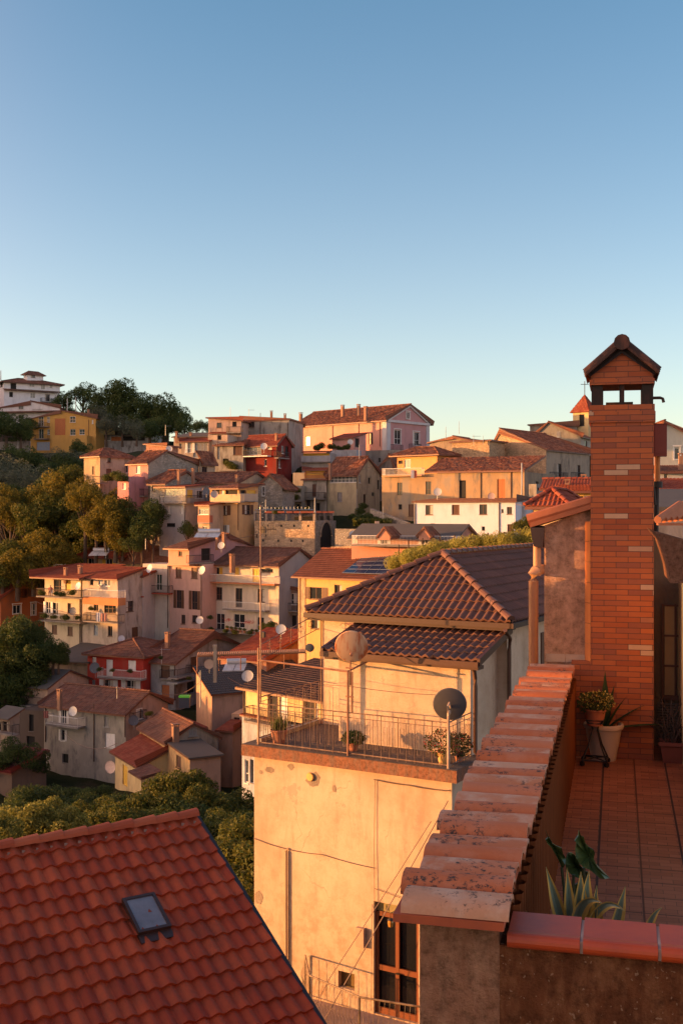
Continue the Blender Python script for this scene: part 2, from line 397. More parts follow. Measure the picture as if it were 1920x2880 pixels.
def railing(mb,pts,h,sp=.13,th=.022,top=.035,closed=False,low=True):
    Z=Vector((0,0,1))
    for p,q in zip(pts[:-1],pts[1:]):
        p=Vector(p);q=Vector(q);d=q-p;n=max(1,int(d.length/sp))
        mb.tube([p+Z*h,q+Z*h],top,5)
        if low: mb.tube([p+Z*.08,q+Z*.08],th*.8,4)
        for i in range(n+1):
            a=p+d*i/n; r=top*.8 if i in(0,n) else th*.55
            mb.tube([a+(Z*.0 if i in(0,n) else Z*.08),a+Z*h],r,4,cap=False)
def balcony(root,P,U,Nn,a,b,z,dep=1.0,h=.95,mat=None,kind='bars',slabm=None,sp=.15,th=.16,rth=.022):
    def pt(s,d,zz): p=P+U*s+Nn*d; return Vector((p.x,p.y,zz))
    m=MB(); m.box(pt(a,.004,z-th),U*(b-a),Nn*dep,Vector((0,0,th)))
    o=m.build('balcony',slabm or CONC,root)
    if kind=='none': return o
    r=MB(); e=.05
    if kind=='bars': railing(r,[pt(a+e,.02,z),pt(a+e,dep-e,z),pt(b-e,dep-e,z),pt(b-e,.02,z)],h,sp,rth)
    else:
        Z=Vector((0,0,h)); r.box(pt(a,dep-.1,z+.002),U*(b-a),Nn*.098,Z); r.box(pt(a,.01,z+.002),U*.1,Nn*(dep-.12),Z); r.box(pt(b-.1,.01,z+.002),U*.1,Nn*(dep-.12),Z)
    r.build('railing' if kind=='bars' else 'parapet',mat or IRON,o)
    return o
HS=[]
class House:
    def __init__(s,name,label,fr,xc,Y,az,xl,xr,ye,yb,wall,roof='ga',rise=1.6,rm=None,ov=.45,f=.5,Lb=None,La=None,win=(),bal=(),
                 cat='house',root=None,wallB=None,down=3.0,tiles=None,chim=(),fas=None,cap=True,group=None,zt=None,can=(),back=.0,pipes=()):
        ox,oy,sc=FR[fr]; s.fr=FR[fr]
        X=lambda x:ox+x/sc; Yp=lambda y:oy+y/sc
        a=R(az); s.a=Vector((-math.cos(a),math.sin(a),0)); s.b=Vector((math.sin(a),math.cos(a),0))
        C=W(X(xc),Yp(ye),Y); zc=C.z; s.C=Vector((C.x,C.y,0)); s.Y=Y
        zb=W(X(xc),Yp(yb),Y).z
        k=(X(xl)-960)/F; s.La=La if La else (k*C.y-C.x)/(s.a.x-k*s.a.y)
        if Lb: s.Lb=Lb
        else:
            k=(X(xr)-960)/F; s.Lb=(k*C.y-C.x)/(s.b.x-k*s.b.y)
        assert 0<s.La<80 and 0<s.Lb<80,(label,s.La,s.Lb)
        s.L=lambda p,q,z: s.C+s.a*p+s.b*q+Vector((0,0,z))
        s.ze=zc; s.zb=zb-down-(3 if Y>50 and down>=3 else 0); HS.append((s.C,s.a,s.b,s.La,s.Lb,zb)); La_,Lb_=s.La,s.Lb; L=s.L
        if root is None: root=empty(name,(s.C.x,s.C.y,zb),label,cat,group)
        s.root=root
        tops={'A':[],'B':[],'C':[],'D':[]}
        ze=s.ze
        if roof=='ga': tops['B']=[(f*Lb_,ze+rise)]; tops['D']=[(Lb_-f*Lb_,ze+rise)]
        if roof=='gb': tops['A']=[(f*La_,ze+rise)]; tops['C']=[(La_-f*La_,ze+rise)]
        if roof=='sa': tops['B']=[(Lb_,ze+rise)]; tops['D']=[(0,ze+rise)]; tops['C']=[(La_,ze+rise),(0,ze+rise)]
        if roof=='sar': tops['B']=[(0,ze+rise)]; tops['D']=[(Lb_,ze+rise)]; tops['A']=[(La_,ze+rise),(0,ze+rise)]
        if roof=='sb': tops['A']=[(La_,ze+rise)]; tops['C']=[(0,ze+rise)]; tops['D']=[(Lb_,ze+rise),(0,ze+rise)]
        if roof=='sbr': tops['A']=[(0,ze+rise)]; tops['C']=[(La_,ze+rise)]; tops['B']=[(Lb_,ze+rise),(0,ze+rise)]
        fc={'A':(L(0,0,0),s.a,-s.b,La_),'B':(L(0,0,0),s.b,-s.a,Lb_),'C':(L(La_,Lb_,0),-s.a,s.b,La_),'D':(L(La_,Lb_,0),-s.b,s.a,Lb_)}
        s.fc=fc; mb=MB(); holes={'A':[],'B':[]}; s.wins=[]
        for wv in win:
            fa,x0,y0,x1,y1,st=wv
            P,U,Nn,Wd=fc[fa]; s0,s1,z0,z1=s.rect(fa,x0,y0,x1,y1)
            s0=max(s0,.08); s1=min(s1,Wd-.08); z1=min(z1,ze-.05) if not(tops[fa]) else z1
            if s1-s0<.1 or z1-z0<.1: print('WIN?',label,wv); continue
            s.wins.append((fa,s0,s1,z0,z1,st))
            holes[fa].append((s0,s1,z0,z1))
        for n,(P,U,Nn,Wd) in fc.items():
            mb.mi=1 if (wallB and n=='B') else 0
            hh=[h for h in holes.get(n,[]) if h[3]<ze-.03]
            facade(mb,P,U,Nn,Wd,s.zb,ze,hh)
            if tops[n]:
                t=tops[n]; pl=[(0,ze),(Wd,ze)]+[q for q in sorted(t,key=lambda q:-q[0])]
                pts=[P+U*q[0]+Vector((0,0,q[1])) for q in pl]
                if len(t)==2 or len(pts)>=3: mb.quad(*pts)
        if roof=='flat': mb.mi=0; mb.quad(L(0,0,ze),L(La_,0,ze),L(La_,Lb_,ze),L(0,Lb_,ze))
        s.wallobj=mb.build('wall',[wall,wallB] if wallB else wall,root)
        for fa,s0,s1,z0,z1,st in s.wins:
            P,U,Nn,Wd=fc[fa]
            if z1>=ze-.03: P=P+Nn*.13      # attic window in the gable: framed box standing proud
            window(root,P,U,Nn,s0,s1,z0,z1,st)
        if roof!='flat':
            pl,rd=roof_planes(roof,L,La_,Lb_,ze+.06,rise,ov,f); rm=rm or ROOF_OLD
            near=Y<170 if tiles is None else tiles
            t=MB(); sl=MB()
            old=rm is ROOF_OLD
            for i,pg in enumerate(pl):
                if rm is ROOF_GREY: slab(t,pg,.1,.03)
                else: tile_plane(t,pg,.26 if Y>100 else .22,.42,.07 if old else .05,.04,4,.018 if old else .004,seed=i)
                slab(sl,[p-Vector((0,0,.01)) for p in pg],.14)
            if cap and rm is not ROOF_GREY:
                for q in rd: ridge_caps(t,q[0]+Vector((0,0,.05)),q[1]+Vector((0,0,.05)),.12)
            ro=t.build('roof',rm,root); s.roof=ro; ORG[ro.name]=ORG[root.name]
            sl.build('eaves',fas or FASC,ro)
        else: s.roof=s.wallobj
        for bl in bal:
            fa,x0,x1,ys=bl[:4]; kw=bl[4] if len(bl)>4 else {}
            P,U,Nn,Wd=fc[fa]; d=kw.get('dep',1.0)
            k0,k1=[s.sx(fa,x,d) for x in (x0,x1)]; s0,s1=min(k0,k1),max(k0,k1)
            m_=(s0+s1)/2; q=P+U*m_+Nn*d; z=-(Yp(ys)-1440)/F*q.y
            balcony(root,P,U,Nn,s0,s1,z,**kw)
        for cn in can:      # canopy: facade,x0,x1,y,depth,mat
            fa,x0,x1,y,d,cm=cn; P,U,Nn,Wd=fc[fa]
            k0,k1=[s.sx(fa,x,d) for x in (x0,x1)]; s0,s1=min(k0,k1),max(k0,k1)
            q=P+U*(s0+s1)/2+Nn*d; z=-(Yp(y)-1440)/F*q.y
            def pt(s_,dd,zz): p=P+U*s_+Nn*dd; return Vector((p.x,p.y,zz))
            pg=[pt(s0,d,z),pt(s1,d,z),pt(s1,.01,z+d*.22),pt(s0,.01,z+d*.22)]
            t=MB(); tile_plane(t,pg,.24,.4,.05,.03); ca=t.build('canopy',cm,root); t=MB(); slab(t,pg,.1,-.01); t.build('eaves',FASC,ca)
        for ch in chim:
            x0,x1,y0,y1=ch[:4]; t_=ch[4] if len(ch)>4 else .5
            yy=Y+t_*s.Lb*s.b.y; p=W(X((x0+x1)/2),Yp(y0),yy); ww=max(.35,(X(x1)-X(x0))/F*yy*.8); zb_=W(0,Yp(y1),yy).z-1.2
            c=MB(); c.box(p-s.a*(-ww/2)-s.b*ww/2+Vector((0,0,zb_-p.z)),-s.a*ww,s.b*ww,Vector((0,0,p.z-zb_-.25)))
            for q in range(4):
                c.box(p+s.a*(ww*(.5 if q%2 else -.32))+s.b*ww*(-.5 if q<2 else .32)+Vector((0,0,-.25)),-s.a*ww*.18,s.b*ww*.18,Vector((0,0,.17)))
            c.box(p+s.a*(ww*.62)-s.b*ww*.62+Vector((0,0,-.08)),-s.a*ww*1.24,s.b*ww*1.24,Vector((0,0,.09)))
            c.build('chimney',CHM,s.roof)
        for pp in pipes:     # facade, x, y0, y1
            fa,x,y0,y1=pp; P,U,Nn,Wd=fc[fa]; s0,_,z0,z1=s.rect(fa,x,y0,x+1,y1); q=P+U*s0+Nn*.07
            t=MB(); t.tube([Vector((q.x,q.y,z1)),Vector((q.x,q.y,z0))],.055,6); t.build('downpipe',RUSTI,root)
    def sx(s,fa,x,d=0):
        P,U,Nn,Wd=s.fc[fa]; P=P+Nn*d; k=(s.fr[0]+x/s.fr[2]-960)/F
        return (k*P.y-P.x)/(U.x-k*U.y)
    def rect(s,fa,x0,y0,x1,y1):
        P,U,Nn,Wd=s.fc[fa]; a,b=sorted((s.sx(fa,x0),s.sx(fa,x1))); q=P+U*(a+b)/2
        return a,b,-(s.fr[1]+y1/s.fr[2]-1440)/F*q.y,-(s.fr[1]+y0/s.fr[2]-1440)/F*q.y
CHM=plaster((.36,.2,.13),.6)
# ---------------------------------------------------------------- the town
def pl(r,g,b,d=.45,**k): return plaster((r,g,b),d,**k)
ST=stone((.34,.27,.2)); STG=stone((.27,.24,.2)); STO=stone((.42,.3,.19))
DK=(.13,.12,.11)
def H(*a,**k): return House('house',*a,**k)
# --- hill top left (Y 260-290)
v=H('white hilltop villa with stacked brown eaves and a small top storey','F1',30,290,58,-40,415,182,330,pl(.85,.85,.86,.1),'hip',1.7,ROOF_BRN,ov=1.0,cat='villa',
  win=[('B',66,250,92,285,'k'),('B',212,255,245,292,'l'),('B',312,265,345,315,'b'),('B',75,190,115,230,'k'),('B',205,192,240,215,'l'),('B',285,197,312,232,'l'),('B',345,200,362,225,'l'),('A',5,190,20,215,'b')],
  bal=[('B',120,415,238,dict(dep=1.1,kind='none')),('B',290,410,318,dict(dep=1.4))],can=[('B',30,415,243,1.3,ROOF_BRN)])
House('house','', 'F1',190,296,45,165,300,130,170,pl(.85,.85,.86,.1),'hip',1.1,ROOF_BRN,ov=.6,root=v.root,win=[('B',215,136,245,152,'b')],down=1,cap=False)
H('low white house with two dark windows just above the yellow house','F1',415,278,12,-60,430,362,470,pl(.75,.74,.73,.2),'gb',1.9,ROOF_BRN,ov=.3,f=.42,Lb=9,
  win=[('A',130,330,165,370,'gr'),('A',228,330,295,370,'k'),('A',128,408,166,452,'gr')],can=[('A',-60,410,388,1.4,ROOF_BRN)])
yh=H('ochre yellow house with tall orange recess and dark green shutters','F1',662,262,10,207,700,432,660,pl(.62,.36,.1,.1),'gb',2.0,ROOF_BRN,ov=.5,f=.52,Lb=12,
  win=[('A',270,420,303,487,'gr'),('A',327,422,345,460,'gr'),('A',380,434,452,548,'co'),('A',485,420,522,460,'gr'),('A',270,505,303,572,'gr'),('A',327,507,345,545,'gr'),('A',485,507,522,548,'gr'),('A',549,507,585,545,'gr'),('A',255,595,345,652,'gb'),('A',634,442,645,470,'cw')],
  bal=[('A',233,330,489,dict(dep=1.1,mat=IRON)),('A',233,330,573,dict(dep=1.1))],chim=[(603,620,370,412,.1)],pipes=[('A',612,440,640)])
House('house','','F1',600,259,10,358,640,550,660,pl(.62,.36,.1,.1),'flat',0,None,Lb=3,root=yh.root,down=2)
H('long white walled restaurant with glazed veranda beside the yellow house','F1',1045,266,6,602,1100,545,650,pl(.5,.48,.46,.8),'sa',.5,ROOF_GREY,ov=.5,Lb=9,cat='restaurant',fas=DARK,
  win=[('A',608,549,762,586,'g'),('A',768,560,838,586,'co'),('A',850,556,1000,586,'k')])
H('long low barn with a faded red roof behind the restaurant','F1',1110,280,6,662,1200,528,560,pl(.2,.12,.1),'sa',1.2,ROOF_OLD,Lb=8,cat='barn')
# --- upper left cluster
H('old stone house with lit corner and a rusty balcony above the golden trees','F1',690,165,42,580,902,697,950,pl(.5,.36,.22,.8,dc=(.2,.16,.12)),'hip',1.3,ROOF_OLD,
  win=[('A',637,762,652,820,'cb'),('A',608,880,622,927,'cb'),('B',737,700,765,737,'b'),('B',733,780,770,845,'cb'),('B',870,757,886,808,'w')],
  bal=[('B',645,745,877,dict(dep=1.2))],wallB=pl(.42,.36,.28,.8))
H('pink house with white shutters and a rough stone gable side','F1',1022,158,36,888,1370,738,1045,pl(.6,.3,.27,.35),'ga',1.8,ROOF_OLD,wallB=STG,f=.34,
  win=[('A',940,760,968,812,'cw'),('A',940,868,970,958,'cw')],bal=[('A',872,990,966,dict(dep=1.0))],chim=[(1012,1045,650,700,.6)])
H('small pink annex below a roof terrace beside the pink house','F1',888,156,36,812,960,832,1010,pl(.55,.26,.27,.3),'flat',Lb=3.5,win=[('A',846,877,869,922,'cw')],cat='annex',
  bal=[('A',812,888,858,dict(dep=.3,kind='none'))])
H('flat topped brick stair tower on the old roofs','F1',1145,172,30,1008,1160,625,700,stone((.4,.22,.15),2),'sb',.4,ROOF_OLD,Lb=3,cat='tower')
H('cream block with a narrow dark door at the end of the stone gable','F1',1385,166,30,1372,1482,718,830,pl(.5,.38,.26,.5),'sb',.6,ROOF_OLD,Lb=None,win=[('B',1392,765,1428,805,'b')],down=1)
H('low stone house under a long sagging old tile roof','F1',1140,153,28,1035,1600,880,1010,STG,'ga',1.9,ROOF_OLD,f=.5,Lb=9,win=[('A',1050,890,1072,935,'b')],chim=[(1222,1243,785,830,.1)])
H('row house with the long old tile roof above the veranda house','F2',470,156,28,60,700,628,700,pl(.55,.42,.28,.5),'ga',1.5,ROOF_OLD,Lb=9,chim=[(145,165,532,600,.1),(445,468,577,640,.0),(45,65,540,590,.5)])
H('veranda house with lit glazed top floor over grey blue walls','F1',1280,151,32,1098,1440,905,1185,pl(.52,.5,.48,.8,dc=(.3,.3,.3)),'sa',.4,ROOF_RED,ov=.7,
  win=[('A',1112,920,1276,968,'g'),('B',1345,930,1400,985,'w'),('A',1158,1037,1176,1090,'cw'),('A',1245,1037,1262,1090,'cw'),('A',1145,1155,1208,1180,'k'),('B',1290,925,1330,975,'cy')],
  bal=[('A',1098,1285,1012,dict(dep=.9)),('B',1282,1440,1012,dict(dep=.6))],pipes=[('A',1276,1020,1180)])
H('orange house with a loggia top floor and brown shutters','F2',470,148,33,272,602,668,1020,pl(.68,.42,.2,.3),'sa',.5,ROOF_OLD,ov=.9,
  win=[('A',285,682,340,720,'k'),('A',345,684,368,720,'cw'),('A',378,684,460,718,'k'),('B',482,682,520,722,'k'),('B',524,682,586,720,'cy'),('A',337,788,387,855,'s'),('B',512,783,550,850,'s'),('A',285,933,308,985,'cw'),('A',355,922,388,985,'ws')],
  bal=[('A',272,480,760,dict(dep=.9,kind='p',mat=pl(.72,.5,.3,.1))),('B',480,602,755,dict(dep=.5,kind='p',mat=pl(.5,.4,.3,.1)))],pipes=[('A',466,765,960)])
H('narrow annex with a wooden bay window left of the orange house','F2',268,147,33,190,300,785,975,pl(.55,.4,.28,.3),'sa',.4,ROOF_RED,Lb=3,cat='annex',win=[('A',195,812,262,850,'g'),('A',220,932,250,972,'w')],
  bal=[('A',186,268,905,dict(dep=.7,kind='p',mat=paint((.35,.1,.05),.7)))])
H('rough stone gable house with a small attic window behind the orange house','F2',770,158,10,602,800,658,850,STG,'gb',1.7,ROOF_OLD,f=.5,Lb=8,win=[('A',630,657,652,722,'w'),('A',676,600,690,628,'k')])
# --- upper middle
H('tall grey unplastered house with a rusty pipe on the skyline','F2',815,191,14,487,860,203,330,pl(.36,.33,.29,.8),'sbr',0.2,ROOF_OLD,Lb=9,ov=.3,
  win=[('A',540,206,577,248,'b')],chim=[(686,702,135,190,.3),(780,795,155,195,.2)],pipes=[('A',618,150,310),('A',806,215,320)])
H('small pinkish house with a corner balcony left of the tall grey house','F2',487,189,14,260,520,205,300,pl(.5,.36,.3,.5),'sb',.6,ROOF_RED,Lb=8,win=[('A',318,217,352,253,'b'),('A',425,210,455,245,'k')],
  bal=[('A',383,482,283,dict(dep=1.3))],can=[('A',255,390,290,1.2,ROOF_RED)])
H('pale plastered house with lit wall below the corner balcony','F2',392,185,16,258,420,300,460,pl(.55,.42,.32,.6),'flat',Lb=6,win=[('A',322,303,350,335,'k')],down=2)
H('wide low house with grey roof panels next to the hilltop trees','F2',262,189,12,22,300,313,420,pl(.5,.42,.33,.5),'sa',1.2,ROOF_GREY,Lb=8,win=[('A',60,360,78,395,'b')],chim=[(33,48,278,310,.1),(128,148,285,320,.2)])
H('house with greenish shutter wall and a small red roof','F2',262,185,14,75,300,345,470,pl(.45,.36,.28,.7),'sa',1.0,ROOF_RED,Lb=5,win=[('A',118,352,150,425,'ws'),('A',155,358,255,455,'cg')])
H('grey house with climbing plants on its balcony beside the dark red house','F2',500,181,16,303,560,372,580,pl(.38,.36,.31,.8),'sa',1.2,ROOF_OLD,Lb=8,win=[('A',360,465,400,505,'k'),('A',432,375,492,440,'cb')],bal=[('A',335,460,545,dict(dep=1.2,kind='none'))],pipes=[('A',322,345,470)])
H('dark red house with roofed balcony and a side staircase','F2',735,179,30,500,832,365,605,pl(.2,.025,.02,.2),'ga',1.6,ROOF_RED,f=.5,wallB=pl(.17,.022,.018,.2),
  win=[('A',520,372,625,440,'g'),('A',667,368,697,400,'w'),('A',645,470,662,517,'w'),('B',763,378,780,430,'w'),('B',742,468,757,530,'w'),('B',790,380,812,450,'k')],
  bal=[('A',498,665,445,dict(dep=1.2,slabm=WHITEP)),('B',742,820,460,dict(dep=.8))],chim=[(718,738,290,330,.3)],pipes=[('A',730,370,600)])
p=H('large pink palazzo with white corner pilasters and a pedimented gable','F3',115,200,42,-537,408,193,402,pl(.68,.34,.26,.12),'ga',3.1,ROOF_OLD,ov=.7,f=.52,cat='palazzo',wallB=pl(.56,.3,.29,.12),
  win=[('A',-442,315,-410,375,'w'),('A',-9,287,20,367,'b'),('A',-177,298,-137,372,'b'),('B',168,268,212,366,'u'),('B',297,284,338,373,'u'),('B',247,146,270,192,'u')],
  bal=[('B',160,230,405,dict(dep=.7)),('B',288,355,400,dict(dep=.7))],chim=[(-487,-465,148,205,.15),(-200,-177,95,132,.55),(-90,-67,90,125,.55),(-42,-17,105,166,.35)],
  pipes=[('A',-502,240,420),('A',-257,215,380),('A',-77,205,360),('A',68,200,380)])
def trim(h,col=None,w_=.9):
    m=MB()
    for fa,s0,s1,z0,z1,d in col: 
        P,U,Nn,Wd=h.fc[fa]; s1=s1 if s1>0 else Wd+s1; s0=s0 if s0>=0 else Wd+s0
        q=P+U*s0; m.box(Vector((q.x,q.y,z0))+Nn*.003,U*(s1-s0),Nn*d,Vector((0,0,z1-z0)))
    return m
t=trim(p,[('A',0,1.0,p.zb,p.ze-.5,.1),('A',-1.0,-.01,p.zb,p.ze-.5,.1),('B',0,1.0,p.zb,p.ze-.5,.1),('B',-1.0,-.01,p.zb,p.ze-.5,.1),('A',0,-.01,p.ze-.5,p.ze-.05,.3),('B',0,-.01,p.ze-.5,p.ze-.05,.3)])
P_,U_,N_,W_=p.fc['B']
for (s0,z0,s1,z1) in ((0,p.ze,.52*W_,p.ze+3.1),(W_,p.ze,.52*W_,p.ze+3.1)):
    a=P_+U_*s0; b=P_+U_*s1
    A_=Vector((a.x,a.y,z0-.45));B_=Vector((b.x,b.y,z1-.45)); t.box(A_+N_*.005,B_-A_,N_*.25,Vector((0,0,.45)))
t.build('white_trim',pl(.62,.6,.6,.1),p.root)
H('small pink roofed outbuilding in front of the palazzo facade','F2',1262,193,40,1112,1345,320,420,pl(.6,.32,.28,.2),'sa',.9,ROOF_RED,cat='outbuilding',win=[('B',1270,325,1300,385,'k')],down=1)
H('rough grey retaining building under the palazzo','F3',400,192,18,-300,440,402,560,pl(.3,.28,.25,.8),'flat',Lb=12,cat='retaining wall',win=[('A',-172,440-22,-130,450,'k')])
H('small house with a yellow glazed veranda below the palazzo','F2',1097,182,16,903,1140,425,535,pl(.42,.38,.34,.5),'flat',Lb=5,win=[('A',912,430,1092,480,'cy')],bal=[('A',898,1100,485,dict(dep=.7,kind='p',mat=pl(.4,.4,.42,.4)))],can=[('A',900,1100,420,.9,ROOF_RED)])
H('pale blue rendered block behind the yellow veranda','F2',1280,184,16,1097,1300,405,480,pl(.4,.42,.45,.5),'flat',Lb=3,down=1,cat='block')
H('narrow grey house with orange veranda and two balconies','F2',1072,174,16,912,1110,610,835,pl(.42,.38,.31,.8),'sa',.5,ROOF_RED,Lb=7,win=[('A',975,642,1002,727,'cb'),('A',1003,772,1028,822,'k'),('A',935,750,962,800,'b')],
  bal=[('A',914,1058,740,dict(dep=1.0))],pipes=[('A',912,640,820)])
House('house','','F2',1068,175,16,924,1100,545,612,pl(.62,.3,.1,.2),'sa',.5,ROOF_RED,Lb=5,root=bpy.data.objects[[o.name for o in COL.objects if o.get('label','').startswith('narrow grey house with orange')][0]],win=[('A',932,548,1062,575,'cy')],bal=[('A',920,1070,602,dict(dep=.8,mat=ORANGEW))],down=0)
H('beige house with a glazed top gallery and a small bricked window','F2',1285,171,36,1080,1440,566,815,pl(.52,.44,.28,.5),'ga',2.6,ROOF_OLD,f=.42,
  win=[('A',1097,572,1280,630,'g'),('A',1147,697,1180,762,'cg'),('B',1360,597,1377,637,'k'),('B',1327,710,1343,787,'b'),('B',1385,698,1402,720,'k'),('B',1423,613,1443,675,'k'),('B',1296,580,1310,632,'w')],
  chim=[(1087,1108,500,560,.1)],pipes=[('A',1281,590,840)])
H('narrow grey gable end tucked behind the beige house','F2',1545,186,12,1405,1560,560,700,pl(.3,.25,.21,.8),'gb',3.0,ROOF_OLD,f=.3,Lb=8,win=[('A',1430,460,1445,490,'k')])
H('white stone garden house with a garage under the staircase','F2',900,172,12,770,930,652,850,pl(.42,.4,.33,.7),'flat',Lb=5,win=[('A',815,675,848,720,'gb'),('A',865,780,890,840,'k')],bal=[('A',770,905,755,dict(dep=1.6,kind='none'))])
H('cream rendered wall house between the red house and the verandas','F2',925,178,12,842,950,562,650,pl(.5,.43,.32,.4),'flat',Lb=5)
# --- stone palazzo group
H('huge old stone house with a lit rough gable and grey side balconies','F3',1212,160,38,818,1510,402,640,stone((.44,.3,.18),1.5),'gb',3.3,ROOF_OLD,ov=.3,f=.80,wallB=pl(.4,.32,.24,.8),
  win=[('B',1290,500,1318,610,'b'),('B',1427,510,1448,600,'b'),('B',1140,620,1160,640,'k')],bal=[('B',1270,1365,605,dict(dep=.8)),('B',1415,1475,605,dict(dep=.8))])
H('low stone wing with sloping roof left of the big lit gable','F3',820,158,30,565,860,345,470,stone((.4,.28,.17),1.5),'sbr',0.1,ROOF_OLD,Lb=6)
H('plain stone block with thin aerial behind the terrace house','F3',712,172,30,412,760,345,420,pl(.36,.28,.2,.6),'gb',.8,ROOF_OLD,Lb=6,f=.45)
th=H('orange terrace house with a hipped old tile roof','F3',462,157,40,187,520,440,560,pl(.66,.36,.14,.2),'hip',1.25,ROOF_OLD,ov=.9,Lb=4,win=[('A',195,478,225,500,'k'),('A',235,470,280,530,'g')])
H('long weathered stone palazzo with tall dark windows and one orange door','F3',1062,144,30,82,1210,556,870,pl(.42,.29,.17,.9,dc=(.2,.18,.15),patch=(.3,.26,.21)),'flat',wallB=pl(.34,.26,.18,.8),cat='palazzo',Lb=12,
  win=[('A',187,630,222,718,'b'),('A',383,622,420,712,'b'),('A',613,615,660,745,'k'),('A',875,607,930,742,'co'),('A',265,780,302,863,'cb'),('A',195,780,220,815,'k'),('B',1140,622,1160,640,'k')],
  bal=[('A',80,355,580,dict(dep=.9,slabm=pl(.6,.36,.2,.2),mat=WHITEP))],pipes=[('A',970,560,740),('A',762,560,740)])
t=MB();e=MB();pz=COL.objects
q0,q1,q2,q3=W(1040+372/2.45,1100+556/2.45,150.9),W(1040+1062/2.45,1100+545/2.45,143.4),W(1040+1198/2.45,1100+436/2.45,150),W(1040+500/2.45,1100+462/2.45,157)
q2.z=q3.z
n_=(q1-q0).cross(q3-q0)
tile_plane(t,[q0,q1,q1+(q3-q0)+(q2-q3)*.0,q3] if False else [q0,q1,q3+(q1-q0)*1.06,q3],.26,.42,.07,.04,4,.02)
ro=t.build('roof',ROOF_OLD,[o for o in COL.objects if o.get('label','').startswith('long weathered stone')][0]); slab(e,[q0,q1,q3+(q1-q0)*1.06,q3],.2,-.02); e.build('eaves',FASC,ro)
H('small grey lean-to toilet block on the side of the stone palazzo','F3',1145,141,30,1092,1190,640,760,pl(.33,.3,.26,.7),'flat',Lb=None,cat='annex',win=[('B',1153,665,1172,685,'k')])
H('long white two storey house with four barred brown windows','F3',1000,134,25,305,1068,760,955,pl(.72,.74,.82,.25,dc=(.4,.38,.36)),'sa',.4,ROOF_BRN,ov=.35,Lb=8,
  win=[('A',382,785,433,852,'b'),('A',563,783,615,850,'cb'),('A',752,780,805,850,'b'),('A',942,798,977,848,'b'),('A',904,813,918,838,'k'),('A',415,912,447,957,'k'),('A',643,922,688,962,'k'),('A',768,933,790,960,'k'),('A',945,917,988,1010,'cb')],
  pipes=[('A',310,775,960),('A',888,770,1000)])
H('white cubic annex attached to the right of the long white house','F3',1068,136.5,20,1003,1100,757,895,pl(.6,.58,.6,.2),'flat',Lb=5,cat='annex')
H('weathered grey house with a shaded gable high on the right','F3',1450,196,26,1120,1530,310,430,pl(.26,.25,.22,.7),'gb',2.7,ROOF_OLD,f=.66,wallB=pl(.45,.4,.33,.5),win=[('A',1170,250,1195,285,'k'),('A',1237,258,1255,292,'k'),('A',1285,280,1308,318,'cg'),('B',1475,340,1495,415,'b')])
H('low ridge of a distant grey roofed house under the bell tower','F3',1425,206,20,1100,1460,240,300,pl(.3,.27,.22,.6),'sb',.4,ROOF_BRN,Lb=8)
# --- church tower
ct=H('slim church bell tower with arched belfry and red pyramid roof','F3',1503,205,40,1412,1560,140,320,pl(.7,.52,.26,.15),'flat',cat='bell tower',Lb=3.2,La=3.2,win=[('A',1440,160,1475,240,'k')])
c=ct.L(ct.La/2,ct.Lb/2,ct.ze); o_=.45; z_=ct.ze-.1
t=MB(); cs=[ct.L(ct.La+o_,-o_,z_),ct.L(-o_,-o_,z_),ct.L(-o_,ct.Lb+o_,z_),ct.L(ct.La+o_,ct.Lb+o_,z_)]; ap=Vector((c.x,c.y,z_+3.5))
for i in range(4): tile_plane(t,[cs[i],cs[(i+1)%4],ap],.3,.5,.06,.04,4)
t.quad(*cs[::-1]); ro=t.build('roof',ROOF_RED,ct.root)
t=MB(); t.tube([ap-Vector((0,0,.3)),ap+Vector((0,0,2.5))],.07,6); t.tube([ap+Vector((-.75,0,1.9)),ap+Vector((.75,0,1.9))],.06,6); t.build('cross',IRON,ct.root)
# --- middle rows
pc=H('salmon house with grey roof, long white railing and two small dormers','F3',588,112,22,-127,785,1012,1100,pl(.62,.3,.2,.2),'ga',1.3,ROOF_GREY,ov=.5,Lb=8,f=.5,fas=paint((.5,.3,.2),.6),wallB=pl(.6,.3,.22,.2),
  win=[('A',75,1015,118,1055,'ws'),('A',355,1015,400,1055,'ws')],bal=[('A',-127,592,1062,dict(dep=1.6,slabm=CONC,mat=WHITEP))])
for x0 in (60,335):
    dm=House('dormer','','F3',x0+78,110.6,22,x0,x0+90,992,1012,pl(.62,.3,.2,.2),'gb',.75,ROOF_OLD,Lb=2.5,root=pc.root,ov=.2,down=.2,cap=False)
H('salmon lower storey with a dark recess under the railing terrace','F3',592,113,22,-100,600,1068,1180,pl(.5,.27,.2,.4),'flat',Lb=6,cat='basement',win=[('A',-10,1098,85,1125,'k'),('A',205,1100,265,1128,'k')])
# --- tower terrace
tw=H('tall rough stone bastion with a flowered terrace and a deep arch','F2',992,146,20,578,1138,895,1140,STO,'flat',cat='bastion',wallB=STG,win=[('A',650,988,660,1003,'k'),('A',590,985,600,1010,'k')])
m=MB(); arch_c=tw.sx('B',1068)
P_,U_,N_,W_=tw.fc['B']
def apt(s_,z,d=0.): q=P_+U_*s_+N_*d; return Vector((q.x,q.y,z))
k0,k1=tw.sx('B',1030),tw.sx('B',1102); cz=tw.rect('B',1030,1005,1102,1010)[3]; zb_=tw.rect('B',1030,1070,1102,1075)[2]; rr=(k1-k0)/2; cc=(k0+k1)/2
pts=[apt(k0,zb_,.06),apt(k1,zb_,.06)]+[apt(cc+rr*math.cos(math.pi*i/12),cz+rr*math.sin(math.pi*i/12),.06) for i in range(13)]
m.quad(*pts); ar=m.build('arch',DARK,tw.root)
m=MB()
